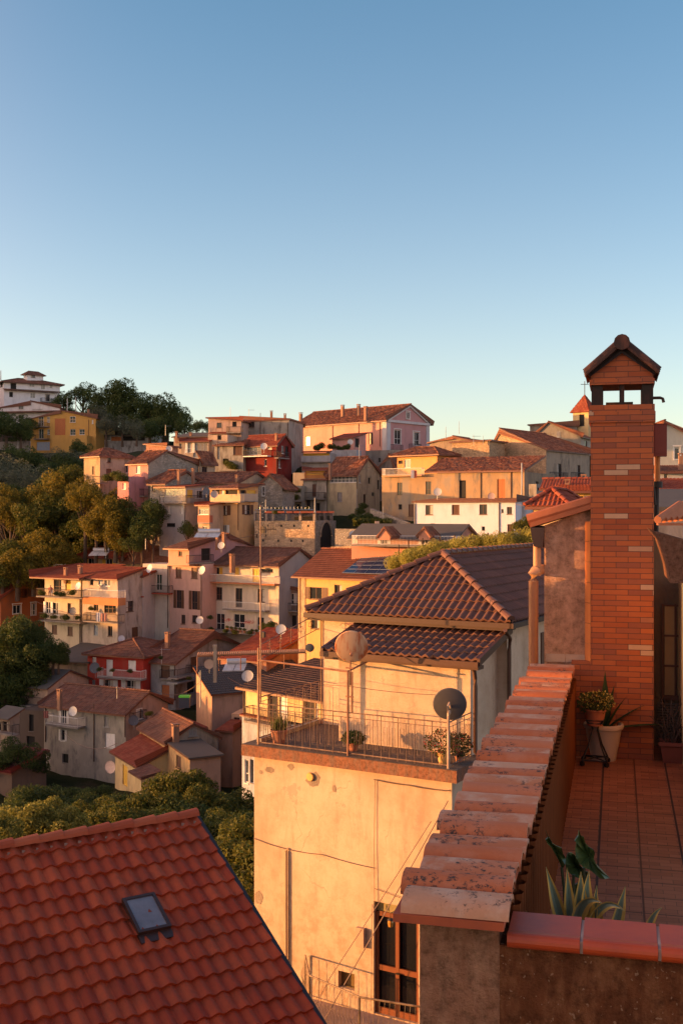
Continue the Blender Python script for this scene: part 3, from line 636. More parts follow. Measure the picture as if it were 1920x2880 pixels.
for i in range(14):
    a0,a1=math.pi*i/14,math.pi*(i+.93)/14
    q=[apt(cc+r_*math.cos(a),cz+r_*math.sin(a),.07+.12*(k>3)) for k,(r_,a) in enumerate([(rr,a0),(rr+.35,a0),(rr+.35,a1),(rr,a1)]) ]
    q=[Vector((v_.x,v_.y,v_.z)) for v_ in q]; m.quad(*q); m.quad(*[v_+N_*.1 for v_ in q]); 
    for j in range(4): m.quad(q[j],q[(j+1)%4],q[(j+1)%4]+N_*.1,q[j]+N_*.1)
m.build('stone_surround',ST,ar)
m=MB(); hole=[]
rnd=random.Random(3); P_,U_,N_,W_=tw.fc['A']
for row in range(6):       # putlog holes
    for x in range(int(W_/1.9)):
        s_=.9+x*1.9+(row%2)*.6+rnd.uniform(-.2,.2); z=tw.ze-.8-row*2.0
        if s_<W_-.4: q=P_+U_*s_+N_*.006; m.quad(*[Vector((q.x,q.y,z))+U_*a+Vector((0,0,b)) for a,b in((0,0),(.26,0),(.26,.3),(0,.3))])
m.build('putlog_holes',DARK,tw.root)
m=MB(); tops=[]
for fa,xs in (('A',[580,612,660,706,798,893,990]),('B',[1035,1082,1125])):
    P_,U_,N_,W_=tw.fc[fa]
    for x in xs:
        s_=tw.sx(fa,x); q=P_+U_*s_-N_*.3; m.box(Vector((q.x,q.y,tw.ze)),U_*.32,-N_*.32,Vector((0,0,1.3))); tops.append(q)
m.build('pillars',pl(.5,.42,.36,.4),tw.root)
m=MB()
for a,b in zip(tops[:-1],tops[1:]): railing(m,[Vector((a.x,a.y,tw.ze)),Vector((b.x,b.y,tw.ze))],1.0,.16,.03,.04)
m.build('railing',IRON,tw.root)
# flower boxes on the terrace
fb=[]
for i,x in enumerate([672,760,822,862,915,962,1020,1060,1102]):
    c=W(480+x/2.45,1100+846/2.45,145.5 if x<992 else 147); c.z=tw.ze+1.05
    m=MB(); m.box(c-Vector((.45,.1,0)),(.9,0,0),(0,.25,0),(0,0,.26)); o=m.build('flower_box',paint((.5,.12,.05),.7),None,origin=c)
    tag(o,'terracotta flower box on the bastion railing, %s from the left'%['first','second','third','fourth','fifth','sixth','seventh','eighth','ninth'][i],'flower box','flower boxes on the bastion railing'); fb.append(o)
# --- left middle row
H('terracotta orange house with a sloping roof at the left edge','F4',8,150,38,-120,305,492,760,pl(.42,.13,.045,.2),'ga',2.0,ROOF_RED,f=.5,ov=.6,
  win=[('B',145,430,187,487,'s'),('B',92,543,145,602,'u'),('B',217,533,247,612,'u')])
fl=H('four storey cream apartment house with planted balconies','F4',558,140,28,310,570,347,850,pl(.66,.55,.38,.25),'sa',.9,ROOF_RED,ov=1.6,Lb=6,cat='apartment house',
  win=[('A',372,368,442,448,'b'),('A',452,372,490,440,'cy'),('A',318,520,350,600,'ws'),('A',357,525,415,612,'w'),('A',467,530,500,602,'b'),('A',360,680,395,742,'cb'),('A',468,692,503,754,'cb')],
  bal=[('A',250,568,487,dict(dep=1.3)),('A',268,556,655,dict(dep=1.3))],chim=[(445,462,283,330,.2),(540,570,268,330,.3)],pipes=[('A',553,490,810)])
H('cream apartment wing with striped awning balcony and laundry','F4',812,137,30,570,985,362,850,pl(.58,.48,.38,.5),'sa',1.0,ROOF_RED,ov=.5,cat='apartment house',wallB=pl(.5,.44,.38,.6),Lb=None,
  win=[('A',622,360,645,405,'k'),('A',680,365,706,405,'gb'),('A',720,368,760,412,'l'),('A',648,512,678,583,'b'),('A',720,520,800,600,'b'),('A',648,678,675,752,'gb'),('A',745,688,775,758,'b'),('B',870,515,920,588,'b'),('B',910,695,955,770,'cb')],
  bal=[('A',572,815,492,dict(dep=1.4,slabm=pl(.6,.25,.1,.1),th=.9,mat=WHITEP)),('A',575,812,658,dict(dep=1.3))])
H('white glazed loggia wing beside the apartment terrace','F4',985,141,20,815,1000,345,470,pl(.5,.47,.46,.2),'sa',.6,ROOF_RED,Lb=4,win=[('A',820,350,958,405,'g')],bal=[('A',812,985,480,dict(dep=.3,kind='none',slabm=paint((.3,.05,.03),.7)))],cat='annex')
H('tall white back wall house with a green door under the brick coloured roof','F4',1165,143,25,985,1180,262,470,pl(.62,.56,.48,.2),'flat',Lb=4,win=[('A',1078,330,1116,442,'gr')],bal=[('A',985,1165,460,dict(dep=.9,slabm=paint((.35,.07,.04),.7)))],pipes=[('A',1158,270,700)])
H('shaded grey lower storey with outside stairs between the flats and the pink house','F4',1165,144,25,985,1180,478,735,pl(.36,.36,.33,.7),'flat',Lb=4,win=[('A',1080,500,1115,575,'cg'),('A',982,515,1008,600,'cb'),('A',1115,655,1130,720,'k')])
H('house with a wide brick coloured tile roof behind the flats','F4',1160,151,22,848,1200,250,330,pl(.66,.45,.22,.2),'ga',2.2,rooftile((.3,.13,.07),(.4,.18,.1),(.2,.12,.09)),Lb=10,chim=[(965,990,135,180,.3),(1010,1025,92,130,.5)])
H('house with yellow windows and solar water heater on its roof','F4',845,154,25,575,1000,215,300,pl(.62,.45,.25,.2),'ga',1.2,ROOF_RED,ov=.7,Lb=9,win=[('A',608,218,655,262,'y'),('A',730,218,775,272,'y')])
H('small white rooftop block at the back of the apartment house','F4',430,150,12,370,570,262,330,pl(.6,.58,.55,.2),'flat',Lb=3,cat='rooftop room',win=[('A',380,262,428,300,'w')],down=1)
# pink house group
H('tall pink house with brown shuttered windows and a recessed roof balcony','F4',1392,140,35,1157,1480,262,730,pl(.68,.43,.35,.2),'flat',Lb=8,
  win=[('A',1212,283,1252,357,'cb'),('A',1320,285,1362,360,'cb'),('A',1215,440,1250,565,'s'),('A',1322,445,1360,575,'s'),('A',1250,610,1277,673,'b'),('A',1325,613,1362,667,'b')],
  bal=[('A',1157,1392,268,dict(dep=.35,kind='none',slabm=FASC))],pipes=[('A',1388,275,700)])
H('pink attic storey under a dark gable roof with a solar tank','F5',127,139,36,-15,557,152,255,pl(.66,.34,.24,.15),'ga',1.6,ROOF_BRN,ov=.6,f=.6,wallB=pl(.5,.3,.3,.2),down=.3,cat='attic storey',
  win=[('A',55,172,80,207,'b'),('B',212,152,275,235,'k')],bal=[('B',127,300,250,dict(dep=.5))],chim=[(310,335,65,100,.2),(355,380,40,90,.1)])
# white house
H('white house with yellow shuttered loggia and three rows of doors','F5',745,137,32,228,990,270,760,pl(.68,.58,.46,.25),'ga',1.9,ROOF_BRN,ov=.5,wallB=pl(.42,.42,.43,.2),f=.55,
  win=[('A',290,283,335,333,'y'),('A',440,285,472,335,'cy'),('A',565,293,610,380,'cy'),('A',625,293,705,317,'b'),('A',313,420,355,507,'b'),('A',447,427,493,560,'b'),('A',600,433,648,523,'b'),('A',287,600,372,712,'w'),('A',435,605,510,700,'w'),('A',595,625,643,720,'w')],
  bal=[('A',215,715,390,dict(dep=1.2,mat=WHITEP,slabm=pl(.5,.2,.1,.2))),('A',355,648,577,dict(dep=1.0,mat=WHITEP)),('A',225,740,735,dict(dep=2.2,kind='none'))],chim=[(412,424,190,255,.1),(425,438,190,255,.1)],pipes=[('A',235,400,700)])
H('dark recessed link building with white framed balcony doors','F5',880,139,20,748,900,440,710,pl(.3,.22,.18,.6),'sb',.5,ROOF_BRN,Lb=4,win=[('A',790,462,870,540,'w'),('A',785,615,865,690,'k')],
  bal=[('A',750,872,582,dict(dep=.8)),('A',750,875,600,dict(dep=.3,kind='none'))],cat='link building')
yh2=H('yellow house with brown shutters and solar panels on its red roof','F5',1520,110,34,880,1560,352,800,pl(.72,.46,.17,.15),'ga',2.4,rooftile((.2,.07,.04),(.26,.1,.06),None),ov=.7,Lb=10,
  win=[('A',958,420,1040,503,'s'),('A',1127,403,1178,462,'b'),('A',968,642,1020,707,'b')],pipes=[('A',893,350,700)])
t=trim(yh2,[('A',-.9,-.02,yh2.zb,yh2.ze-.3,.06)]); t.build('quoins',plaster((.6,.42,.25),.6,sc=5),yh2.root)
# --- lower left
H('stone shed with a large grey sheet roof','F4',608,130,16,335,700,935,1030,pl(.32,.24,.17,.7),'sa',1.0,ROOF_GREY,Lb=8,ov=.5,cat='shed')
H('long plastered barn with a grey roof and one tall window','F4',330,122,24,68,612,1110,1270,pl(.55,.38,.27,.5),'ga',1.4,ROOF_GREY,ov=.4,Lb=None,cat='barn',f=.5,win=[('A',200,1135,228,1180,'cb')],
  bal=[('A',145,330,1240,dict(dep=1.0))],down=6)
H('bright red house with cream shutters and a long balcony','F4',990,127,22,605,1030,905,1200,pl(.4,.045,.03,.2),'hip',1.5,ROOF_BRN,ov=.5,Lb=9,
  win=[('A',637,902,665,960,'cw'),('A',733,920,778,1040,'cw'),('A',883,925,937,990,'cw'),('A',635,1058,658,1130,'cg'),('A',718,1058,780,1135,'ws'),('A',870,1062,935,1140,'ws')],
  bal=[('A',668,972,1048,dict(dep=1.2,mat=WHITEP))],chim=[(1052,1068,808,850,.7)])
H('long dim grey and white house with a wide brown tile roof','F4',1212,127,25,995,1500,940,1260,pl(.44,.43,.4,.6),'ga',2.8,ROOF_BRN,ov=.5,f=.5,Lb=16,wallB=pl(.42,.4,.37,.7),
  win=[('A',1110,960,1172,1050,'cb'),('A',1115,1095,1168,1180,'co'),('B',1315,900,1352,1002,'cb'),('B',1290,1070,1345,1150,'k')],
  bal=[('A',1098,1182,1050,dict(dep=.5)),('B',1225,1350,1032,dict(dep=1.3)),('B',1225,1350,1065,dict(dep=1.5,kind='none',slabm=GREYM))],chim=[(1138,1172,728,800,.3)],pipes=[('A',1018,950,1200),('A',1206,950,1200)])
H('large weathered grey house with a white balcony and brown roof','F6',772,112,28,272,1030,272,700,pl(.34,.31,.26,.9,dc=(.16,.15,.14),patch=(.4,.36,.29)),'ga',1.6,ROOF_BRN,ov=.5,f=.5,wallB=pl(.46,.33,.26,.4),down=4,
  win=[('A',378,232,408,340,'ws'),('A',374,375,398,443,'ws'),('A',382,523,420,580,'k'),('A',640,298,668,358,'cg'),('A',645,398,705,485,'cw'),('B',835,245,872,310,'w')],
  bal=[('A',275,478,352,dict(dep=1.2,mat=WHITEP)),('B',820,905,320,dict(dep=.6))],chim=[(352,382,125,185,.1)],pipes=[('A',282,230,450),('A',578,215,570),('A',768,285,420)])
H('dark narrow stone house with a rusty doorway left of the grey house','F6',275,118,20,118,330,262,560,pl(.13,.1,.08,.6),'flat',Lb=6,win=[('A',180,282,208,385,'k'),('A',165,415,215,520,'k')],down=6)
H('small house with a balcony at the lower left edge','F6',60,112,34,-30,122,300,540,pl(.36,.28,.21,.7),'sa',.5,ROOF_GREY,Lb=None,win=[('A',20,325,50,385,'b'),('A',-10,330,8,385,'w')],bal=[('A',-20,78,400,dict(dep=.9))],down=5)
H('shed with a dark red metal roof at the lower left edge','F6',75,106,30,-60,285,640,770,pl(.2,.14,.1,.7),'sa',1.2,paint((.2,.03,.02),.5),ov=.3,Lb=None,cat='shed',down=4)
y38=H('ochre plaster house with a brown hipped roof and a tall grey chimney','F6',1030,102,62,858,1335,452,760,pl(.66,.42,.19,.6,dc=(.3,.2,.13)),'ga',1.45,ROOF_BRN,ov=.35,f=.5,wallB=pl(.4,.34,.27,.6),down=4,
  win=[('A',945,475,970,555,'cb'),('B',1158,362,1205,412,'cg')],chim=[(1052,1098,338,450,.03)],Lb=None)
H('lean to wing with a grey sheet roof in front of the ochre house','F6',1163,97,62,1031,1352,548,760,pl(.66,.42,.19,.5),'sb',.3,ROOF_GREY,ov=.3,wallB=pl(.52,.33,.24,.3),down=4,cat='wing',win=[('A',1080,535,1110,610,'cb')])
H('small brightly lit cottage with a yellow shutter and red tile roof','F6',866,101,60,706,1000,592,760,pl(.72,.55,.28,.3),'sa',2.6,ROOF_RED,ov=.5,Lb=6,down=4,cat='cottage',win=[('A',752,594,782,720,'cy')],can=[('A',785,866,655,2.0,ROOF_BRN)])
H('narrow pink house end with a red roof corner right of the ochre house','F6',1352,104,-6,1300,1420,375,660,pl(.46,.28,.2,.4),'flat',La=2,Lb=None,cat='house') if False else None
H('narrow pink plastered house with a red roof corner right of the ochre house','F6',1425,106,20,1345,1460,380,700,pl(.46,.29,.21,.4),'sa',.6,ROOF_RED,Lb=5,down=4)
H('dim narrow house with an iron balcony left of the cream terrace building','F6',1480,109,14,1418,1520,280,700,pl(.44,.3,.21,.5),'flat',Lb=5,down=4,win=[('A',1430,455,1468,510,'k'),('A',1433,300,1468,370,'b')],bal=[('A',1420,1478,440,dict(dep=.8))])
dk=H('orange house with a wide dark sheet metal roof','F6',1298,112,62,1203,1900,152,420,pl(.6,.36,.22,.5),'sb',1.9,paint((.05,.045,.042),.55),ov=.35,Lb=None,wallB=pl(.45,.33,.27,.5),down=5)
H('yellow lit house with tall shuttered doors under a dark tile roof','G1',565,74,44,92,640,556,716,pl(.75,.55,.27,.2),'sa',1.15,ROOF_DARK,ov=.5,Lb=7,down=0,
  win=[('A',235,522,292,705,'k'),('A',300,535,345,705,'cw'),('A',440,560,505,705,'k'),('A',508,560,525,700,'cw')],bal=[('A',92,560,716,dict(dep=.9,mat=IRON))],pipes=[('A',97,495,640)])
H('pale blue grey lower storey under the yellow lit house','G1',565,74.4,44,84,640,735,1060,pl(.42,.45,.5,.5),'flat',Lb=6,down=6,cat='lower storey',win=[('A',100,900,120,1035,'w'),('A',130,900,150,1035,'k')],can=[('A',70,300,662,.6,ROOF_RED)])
H('patch of red tile roof with a hidden wall behind the pergola','F5',660,118,30,345,1200,935,960,pl(.4,.2,.14,.5),'sa',2.4,ROOF_RED,ov=.3,Lb=9,down=5,cat='roofed shed')
# --- right middle: behind the stucco block and the chimney
H('far yellow house with a red roof and two small chimneys right of the stone palazzo','G3',800,78,14,400,900,1424,1500,pl(.75,.5,.18,.1),'ga',.65,ROOF_RED,ov=.6,Lb=7,chim=[(568,605,1352,1420,.2),(712,735,1310,1350,.6)])
H('yellow house with a small window band just left of the brick chimney','G3',830,70,12,515,900,1452,1545,pl(.78,.52,.16,.1),'sa',.4,ROOF_RED,ov=.5,Lb=5,win=[('A',650,1493,720,1527,'b'),('A',725,1490,790,1520,'l')])
H('low pale yellow house with a bright red hipped roof behind the vine','G3',560,52,22,300,760,1592,1800,pl(.7,.5,.25,.2),'hip',.8,ROOF_RED,ov=.35,Lb=5,win=[('A',325,1690,350,1740,'b')])
H('pale house with an old roof and arched white window at the right edge','G3',1700,112,4,1310,1800,1020,1230,pl(.62,.6,.5,.15),'gb',1.9,ROOF_OLD,ov=.5,Lb=9,f=.75,win=[('A',1492,1085,1535,1182,'u')],down=1)
H('white low house with a greyish tile roof beside the red lantern box','G3',1700,95,6,1305,1800,1290,1420,pl(.6,.58,.54,.3),'sa',.8,ROOF_BRN,ov=.4,Lb=8,win=[('A',1405,1285,1432,1340,'b')],down=1,chim=[(1530,1562,1130,1210,.2)])
H('red tile roofed house low behind the lantern box','G3',1700,60,8,1320,1800,1440,1700,pl(.3,.26,.25,.6),'sa',.7,ROOF_RED,ov=.6,Lb=7,down=1)
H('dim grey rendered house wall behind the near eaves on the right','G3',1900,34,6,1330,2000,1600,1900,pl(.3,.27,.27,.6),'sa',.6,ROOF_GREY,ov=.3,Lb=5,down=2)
# ================================================================ near things
Z=Vector((0,0,1))
T_=Vector((.2425,.9701,0)); V_=Vector((.9701,-.2425,0))          # along the roof terrace / across it to the right
def TP(u,v,z): return T_*u+V_*v+Vector((0,0,z))
ROOFTOP=stone
def brickmat():
    m,N,L,b=newmat('thin_brick'); geo=N.new('ShaderNodeNewGeometry').outputs['Position']
    d=N.new('ShaderNodeVectorMath'); d.operation='DOT_PRODUCT'; L.new(geo,d.inputs[0]); d.inputs[1].default_value=V_
    sx=N.new('ShaderNodeSeparateXYZ'); L.new(geo,sx.inputs[0])
    cb=N.new('ShaderNodeCombineXYZ'); 
    du=N.new('ShaderNodeVectorMath'); du.operation='DOT_PRODUCT'; L.new(geo,du.inputs[0]); du.inputs[1].default_value=T_*.999
    L.new(math_(N,L,'ADD',math_(N,L,'ADD',d.outputs['Value'],.272),math_(N,L,'SUBTRACT',du.outputs['Value'],11.85)),cb.inputs[0]); L.new(math_(N,L,'ADD',sx.outputs[2],2.57),cb.inputs[1])
    t=N.new('ShaderNodeTexBrick'); L.new(cb.outputs[0],t.inputs['Vector']); t.inputs['Scale'].default_value=1
    t.inputs['Brick Width'].default_value=.2445; t.inputs['Row Height'].default_value=.0568; t.inputs['Mortar Size'].default_value=.0035
    t.inputs['Mortar Smooth'].default_value=.3; t.inputs['Color1'].default_value=(0,0,0,1); t.inputs['Color2'].default_value=(1,1,1,1); t.inputs['Mortar'].default_value=(.3,.3,.3,1)
    t.offset=.5; t.inputs['Bias'].default_value=0
    rc=ramp(N,L,t.outputs['Color'],(0,(.3,.085,.04)),(.55,(.5,.13,.032)),(.935,(.34,.075,.02)),(.94,(.58,.36,.22)))
    [r for r in N if r.type=='VALTORGB'][-1].color_ramp.interpolation='LINEAR'
    n=noise(N,L,geo,22,4,.7); n1=noise(N,L,geo,1.6,4,.6)
    rc=mix(N,L,.35,rc,mix(N,L,n,(.4,.4,.4),(1,1,1)),'MULTIPLY'); rc=mix(N,L,.35,rc,mix(N,L,n1,(.5,.45,.45),(1,1,1)),'MULTIPLY')
    c=mix(N,L,t.outputs['Fac'],rc,(.075,.035,.025)); L.new(c,b.inputs['Base Color']); b.inputs['Roughness'].default_value=.75
    bump(N,L,b,math_(N,L,'SUBTRACT',math_(N,L,'MULTIPLY',n,.25),t.outputs['Fac']),.5,.006); return m
BRICK=brickmat()
SOOT=rust((.02,.014,.012),(.09,.03,.02),.5,.75,9,.9)
COPT=None
def copingmat():
    m,N,L,b=newmat('lichen_tile'); uv=N.new('ShaderNodeTexCoord').outputs['UV']; geo=N.new('ShaderNodeNewGeometry').outputs['Position']
    fl=N.new('ShaderNodeVectorMath'); fl.operation='FLOOR'; L.new(uv,fl.inputs[0])
    wnn=N.new('ShaderNodeTexWhiteNoise'); wnn.noise_dimensions='2D'; L.new(fl.outputs[0],wnn.inputs['Vector'])
    base=ramp(N,L,wnn.outputs['Value'],(0,(.5,.16,.065)),(.3,(.56,.24,.12)),(.6,(.5,.16,.06)),(.8,(.6,.34,.2)),(1,(.52,.19,.08)))
    n1=noise(N,L,geo,5,6,.65); base=mix(N,L,ramp(N,L,n1,(.46,0),(.62,.8)),base,(.62,.4,.27))
    n2=noise(N,L,geo,24,6,.8); n3=noise(N,L,geo,2.6,3,.5)
    sy=N.new('ShaderNodeSeparateXYZ'); L.new(fl.outputs[0],sy.inputs[0]); base=mix(N,L,math_(N,L,'MULTIPLY',sy.outputs[1],.75),base,(.5,.13,.04))
    k=math_(N,L,'MULTIPLY',ramp(N,L,n2,(.53,0),(.59,1)),ramp(N,L,n3,(.47,0),(.55,1)))
    base=mix(N,L,k,base,(.05,.04,.035)); n4=noise(N,L,geo,90,3,.6)
    base=mix(N,L,.3,base,mix(N,L,n4,(.4,.4,.4),(1,1,1)),'MULTIPLY')
    L.new(base,b.inputs['Base Color']); b.inputs['Roughness'].default_value=.9; bump(N,L,b,n2,.35,.008); return m
COPT=copingmat()
def roughmat(c1,c2,c3,sc=1.0,spots=True):
    m,N,L,b=newmat('rough_stucco'); geo=N.new('ShaderNodeNewGeometry').outputs['Position']
    n1=noise(N,L,geo,1.5*sc,6,.6); n2=noise(N,L,geo,11*sc,6,.75); n3=noise(N,L,geo,60*sc,4,.7); n4=noise(N,L,mapping(N,L,geo,(4,4,1)),2*sc,5,.65)
    base=mix(N,L,ramp(N,L,n1,(.35,0),(.65,1)),c1,c2); base=mix(N,L,ramp(N,L,n4,(.45,0),(.65,.85)),base,c3)
    base=mix(N,L,.85,base,ramp(N,L,n2,(.3,(.22,.2,.18)),(.5,(.75,.72,.7)),(.68,(1.0,1.0,1.0))),'MULTIPLY')
    if spots: base=mix(N,L,ramp(N,L,noise(N,L,geo,30*sc,2,.5),(.68,0),(.71,.8)),base,(.5,.3,.17))
    L.new(base,b.inputs['Base Color']); b.inputs['Roughness'].default_value=.95; b.inputs['Specular IOR Level'].default_value=.15
    bump(N,L,b,math_(N,L,'ADD',n3,n2),.95,.03); return m
STUC=roughmat((.66,.38,.25),(.76,.48,.34),(.5,.3,.2),1,False); STUC2=roughmat((.32,.115,.045),(.19,.07,.032),(.46,.2,.09),1.6)
def floormat():
    m,N,L,b=newmat('terrace_tiles'); geo=N.new('ShaderNodeNewGeometry').outputs['Position']
    du=N.new('ShaderNodeVectorMath'); du.operation='DOT_PRODUCT'; L.new(geo,du.inputs[0]); du.inputs[1].default_value=V_
    dv=N.new('ShaderNodeVectorMath'); dv.operation='DOT_PRODUCT'; L.new(geo,dv.inputs[0]); dv.inputs[1].default_value=T_
    def brick(w_,h_,off,mort,c1,c2,cm,su=0):
        cb=N.new('ShaderNodeCombineXYZ'); L.new(math_(N,L,'ADD',du.outputs['Value'],su),cb.inputs[0]); L.new(dv.outputs['Value'],cb.inputs[1])
        t=N.new('ShaderNodeTexBrick'); L.new(cb.outputs[0],t.inputs['Vector']); t.inputs['Scale'].default_value=1; t.offset=off
        t.inputs['Brick Width'].default_value=w_; t.inputs['Row Height'].default_value=h_; t.inputs['Mortar Size'].default_value=mort; t.inputs['Mortar Smooth'].default_value=.2
        for k,c in(('Color1',c1),('Color2',c2),('Mortar',cm)): t.inputs[k].default_value=(*c,1)
        return t
    a=brick(.15,.075,.5,.0025,(.28,.085,.035),(.4,.14,.065),(.13,.045,.022)); g=brick(.305,.305,0,.008,(1,1,1),(1,1,1),(.22,.15,.12),.14)
    n=noise(N,L,geo,3,5,.6)
    base=mix(N,L,1,a.outputs['Color'],g.outputs['Color'],'MULTIPLY'); base=mix(N,L,.4,base,mix(N,L,n,(.5,.5,.5),(1,1,1)),'MULTIPLY')
    L.new(base,b.inputs['Base Color']); b.inputs['Roughness'].default_value=.55
    bump(N,L,b,math_(N,L,'SUBTRACT',1,g.outputs['Fac']),.4,.004); return m
# --- terrace floor on its own building block
own=empty('own_house',TP(8,1,-13),'terracotta paved roof terrace block in the right foreground','house')
m=MB(); m.box(TP(4.65,-.8,-13),V_*9,T_*11.9,Z*10.36); m.build('wall',STUC2,own)
m=MB(); m.box(TP(4.2,-.5,-2.64),V_*8.4,T_*9.5,Z*.07); m.build('terrace_floor',floormat(),own)
m=MB()
for k in (-.145,.46,1.065): m.box(TP(4.3,k-.0,-2.572),V_*.016,T_*7.6,Z*.0035)
m.build('floor_joints',paint((.05,.03,.025),.9),own)
# --- parapet with roman tile coping
STUC3=roughmat((.6,.31,.18),(.46,.22,.12),(.66,.38,.23),1.4,False)  # paler than the front wall: its stronger light is put into the colour
pa=empty('parapet_wall',TP(8,-.65,-2.6),'low terrace wall capped with lichen spotted curved roof tiles','parapet wall')
m=MB(); m.box(TP(4.6,-.81,-12.5),V_*.335,T_*7.2,Z*10.83); m.build('wall',STUC3,pa)
m=MB()
for i in range(50):
    u=4.9+i*.137; m.tube([TP(u,-.455,-2.56),TP(u,-.452,-1.72)],.042,8,cap=False)
m.build('cane_screen',paint((.13,.04,.014),.95,0,.3,.05),pa)
m=MB(); rnd=random.Random(5); u=4.49; i=0
while u<11.72:
    sp=.245 if i%2==0 else .185
    if i==0: sp=.22
    r=sp*.5;  hz=.062+(.014 if i%2 else 0)+rnd.uniform(-.01,.01); tilt=rnd.uniform(-.012,.012); v0=-.885+rnd.uniform(-.03,.025); v1=-.432+rnd.uniform(-.008,.008)
    NB=8; prev=None
    for q in range(NB+1):
        t=math.pi*(q/NB); du=-math.cos(t)*r*1.06; dz=math.sin(t)**.75*hz
        A=TP(u+r+du+tilt,v0,-1.66+dz); B=TP(u+r+du-tilt,v1,-1.655+dz*.93)
        A2=A-Z*.018;B2=B-Z*.018
        if prev:
            m.quad(prev[0],A,B,prev[1],uv=[(i+.1,.1+i%2),(i+.9,.1+i%2),(i+.9,.9+i%2),(i+.1,.9+i%2)])
            m.quad(prev[2],A2,A,prev[0],uv=[(i+.5,.5)]*4); m.quad(prev[3],B2,B,prev[1],uv=[(i+.5,.5)]*4)
        prev=(A,B,A2,B2)
    u+=sp*.97; i+=1
m.build('tile_coping',COPT,pa,smooth=True)
m=MB(); m.box(TP(4.475,-.9,-1.695),V_*.455,T_*.3,Z*.034); m.box(TP(4.775,-.85,-1.69),V_*.4,T_*6.9,Z*.025); m.build('bedding_tiles',rust((.42,.09,.03),(.3,.07,.03),.4,.7,6,.7),pa)
# --- front low wall with red bullnose tiles
fw=empty('front_wall',TP(4.5,1,-2.6),'stained low wall with shade in its dark colour and glossy red bullnose coping tiles','garden wall')
m=MB(); m.box(TP(4.603,-.4745,-12.4),V_*5,T_*.2,Z*10.6); m.build('wall',STUC2,fw)  # darker stucco than the parapet: stains plus shade put into the colour
redc=rust((.5,.07,.015),(.36,.055,.02),.4,.7,5,.42)
for i in range(9):
    v0=-.44+i*.305; m=MB()
    pr=[(4.83,-1.79),(4.83,-1.735)]+[(4.63,-1.742)]+[(4.585-.028*math.sin(math.pi*k/8),-1.766+.031*math.cos(math.pi*k/8)) for k in range(9)]+[(4.66,-1.797)]
    for a,b in zip(pr,pr[1:]+pr[:1]): m.quad(TP(a[0],v0,a[1]),TP(a[0],v0+.292,a[1]),TP(b[0],v0+.292,b[1]),TP(b[0],v0,b[1]))
    m.quad(*[TP(a[0],v0,a[1]) for a in pr]); m.quad(*[TP(a[0],v0+.292,a[1]) for a in pr][::-1])
    o=m.build('coping_tile',redc,fw)
m=MB()
for i in range(1,9): m.box(TP(4.57,-.452+i*.305,-1.79),V_*.012,T_*.25,Z*.047)
m.build('grout',paint((.4,.28,.22),.9),fw)
# --- brick chimney
ch=empty('brick_chimney',TP(11.9,.05,-2.57),'tall red thin brick chimney with a sooty gabled cowl','chimney')
m=MB(); u0=11.85; z1=1.045
m.box(TP(u0,-.272,-2.57),V_*.635,T_*.6,Z*(z1+2.57)); m.box(TP(u0,-.47,-2.57),V_*.197,T_*.5,Z*1.0)
m.box(TP(u0-.02,-.29,z1-.11),V_*.672,T_*.64,Z*.11)
m.box(TP(u0,-.285,z1),V_*.66,T_*.62,Z*.075)
m.build('shaft',BRICK,ch)
zt=z1+.075; zo=zt+.21
m=MB()
for v0,wd in((-.265,.115),(.245,.115)):
    for uu in(u0+.01,u0+.47): m.box(TP(uu,v0,zt),V_*wd,T_*.12,Z*(zo-zt))
for uu in(u0+.02,u0+.49): m.box(TP(uu,.02,zt),V_*.05,T_*.08,Z*(zo-zt))
m.box(TP(u0+.25,-.12,zt),V_*.28,T_*.2,Z*.05)
m.build('cowl_posts',SOOT,ch)
m=MB(); m.box(TP(u0-.02,-.285,zo),V_*.66,T_*.64,Z*.055)
zg=zo+.055; m.box(TP(u0,-.27,zg),V_*.63,T_*.6,Z*.09)
zg+=.09; pk=zg+.225
A,B,C_=TP(u0,-.27,zg),TP(u0,.36,zg),TP(u0,.045,pk); D=T_*.6
m.quad(A,B,C_); m.quad(A+D,B+D,C_+D); m.quad(A,C_,C_+D,A+D); m.quad(B,C_,C_+D,B+D); m.build('gable',BRICK,ch)
m=MB(); pkz=pk+.035
for sg in(-1,1):
    e=.37*sg; zl=zg-.055
    a=TP(u0-.07,.045+e,zl); b=TP(u0-.07,.045,pkz); dd=T_*.74; up=Vector((0,0,.035))
    m.quad(a,b,b+dd,a+dd); m.quad(a+up,b+up,b+dd+up,a+dd+up); m.quad(a,b,b+up,a+up); m.quad(a+dd,b+dd,b+dd+up,a+dd+up); m.quad(a,a+up,a+dd+up,a+dd)
    for k in range(4): # curved roof tiles on each slope
        s0=a+dd*(k/4+.125)+up; s1=b+dd*(k/4+.125)+up; m.tube([s0-V_*.01*sg,s1],.06,8)
m.build('cowl_roof',rust((.05,.022,.016),(.2,.07,.035),.45,.65,7,.85),ch)
m=MB()
for sg in(-1,1):
    a=TP(u0-.035,.045+.33*sg,zg-.03); b=TP(u0-.035,.045,pk+.02); m.quad(a,b,b-Z*.07,a-Z*.035); m.box(a-Z*.035,b-a,T_*.03,Z*.04)
m.build('soot_band',SOOT,ch)
m=MB(); pts=[]
m.tube([TP(u0-.09,.045,pkz+.025),TP(u0+.69,.045,pkz+.03)],.082,12); m.build('ridge_tile',rust((.035,.02,.016),(.12,.045,.03),.45,.65,7,.85),ch,smooth=True)
m=MB(); zp=zt+.09; m.tube([TP(u0+.3,.36,zp),TP(u0+.3,.44,zp),TP(u0+.3,.465,zp-.01),TP(u0+.3,.475,zp-.05)],.016,8); m.build('drain_spout',RUSTI,ch,smooth=True)
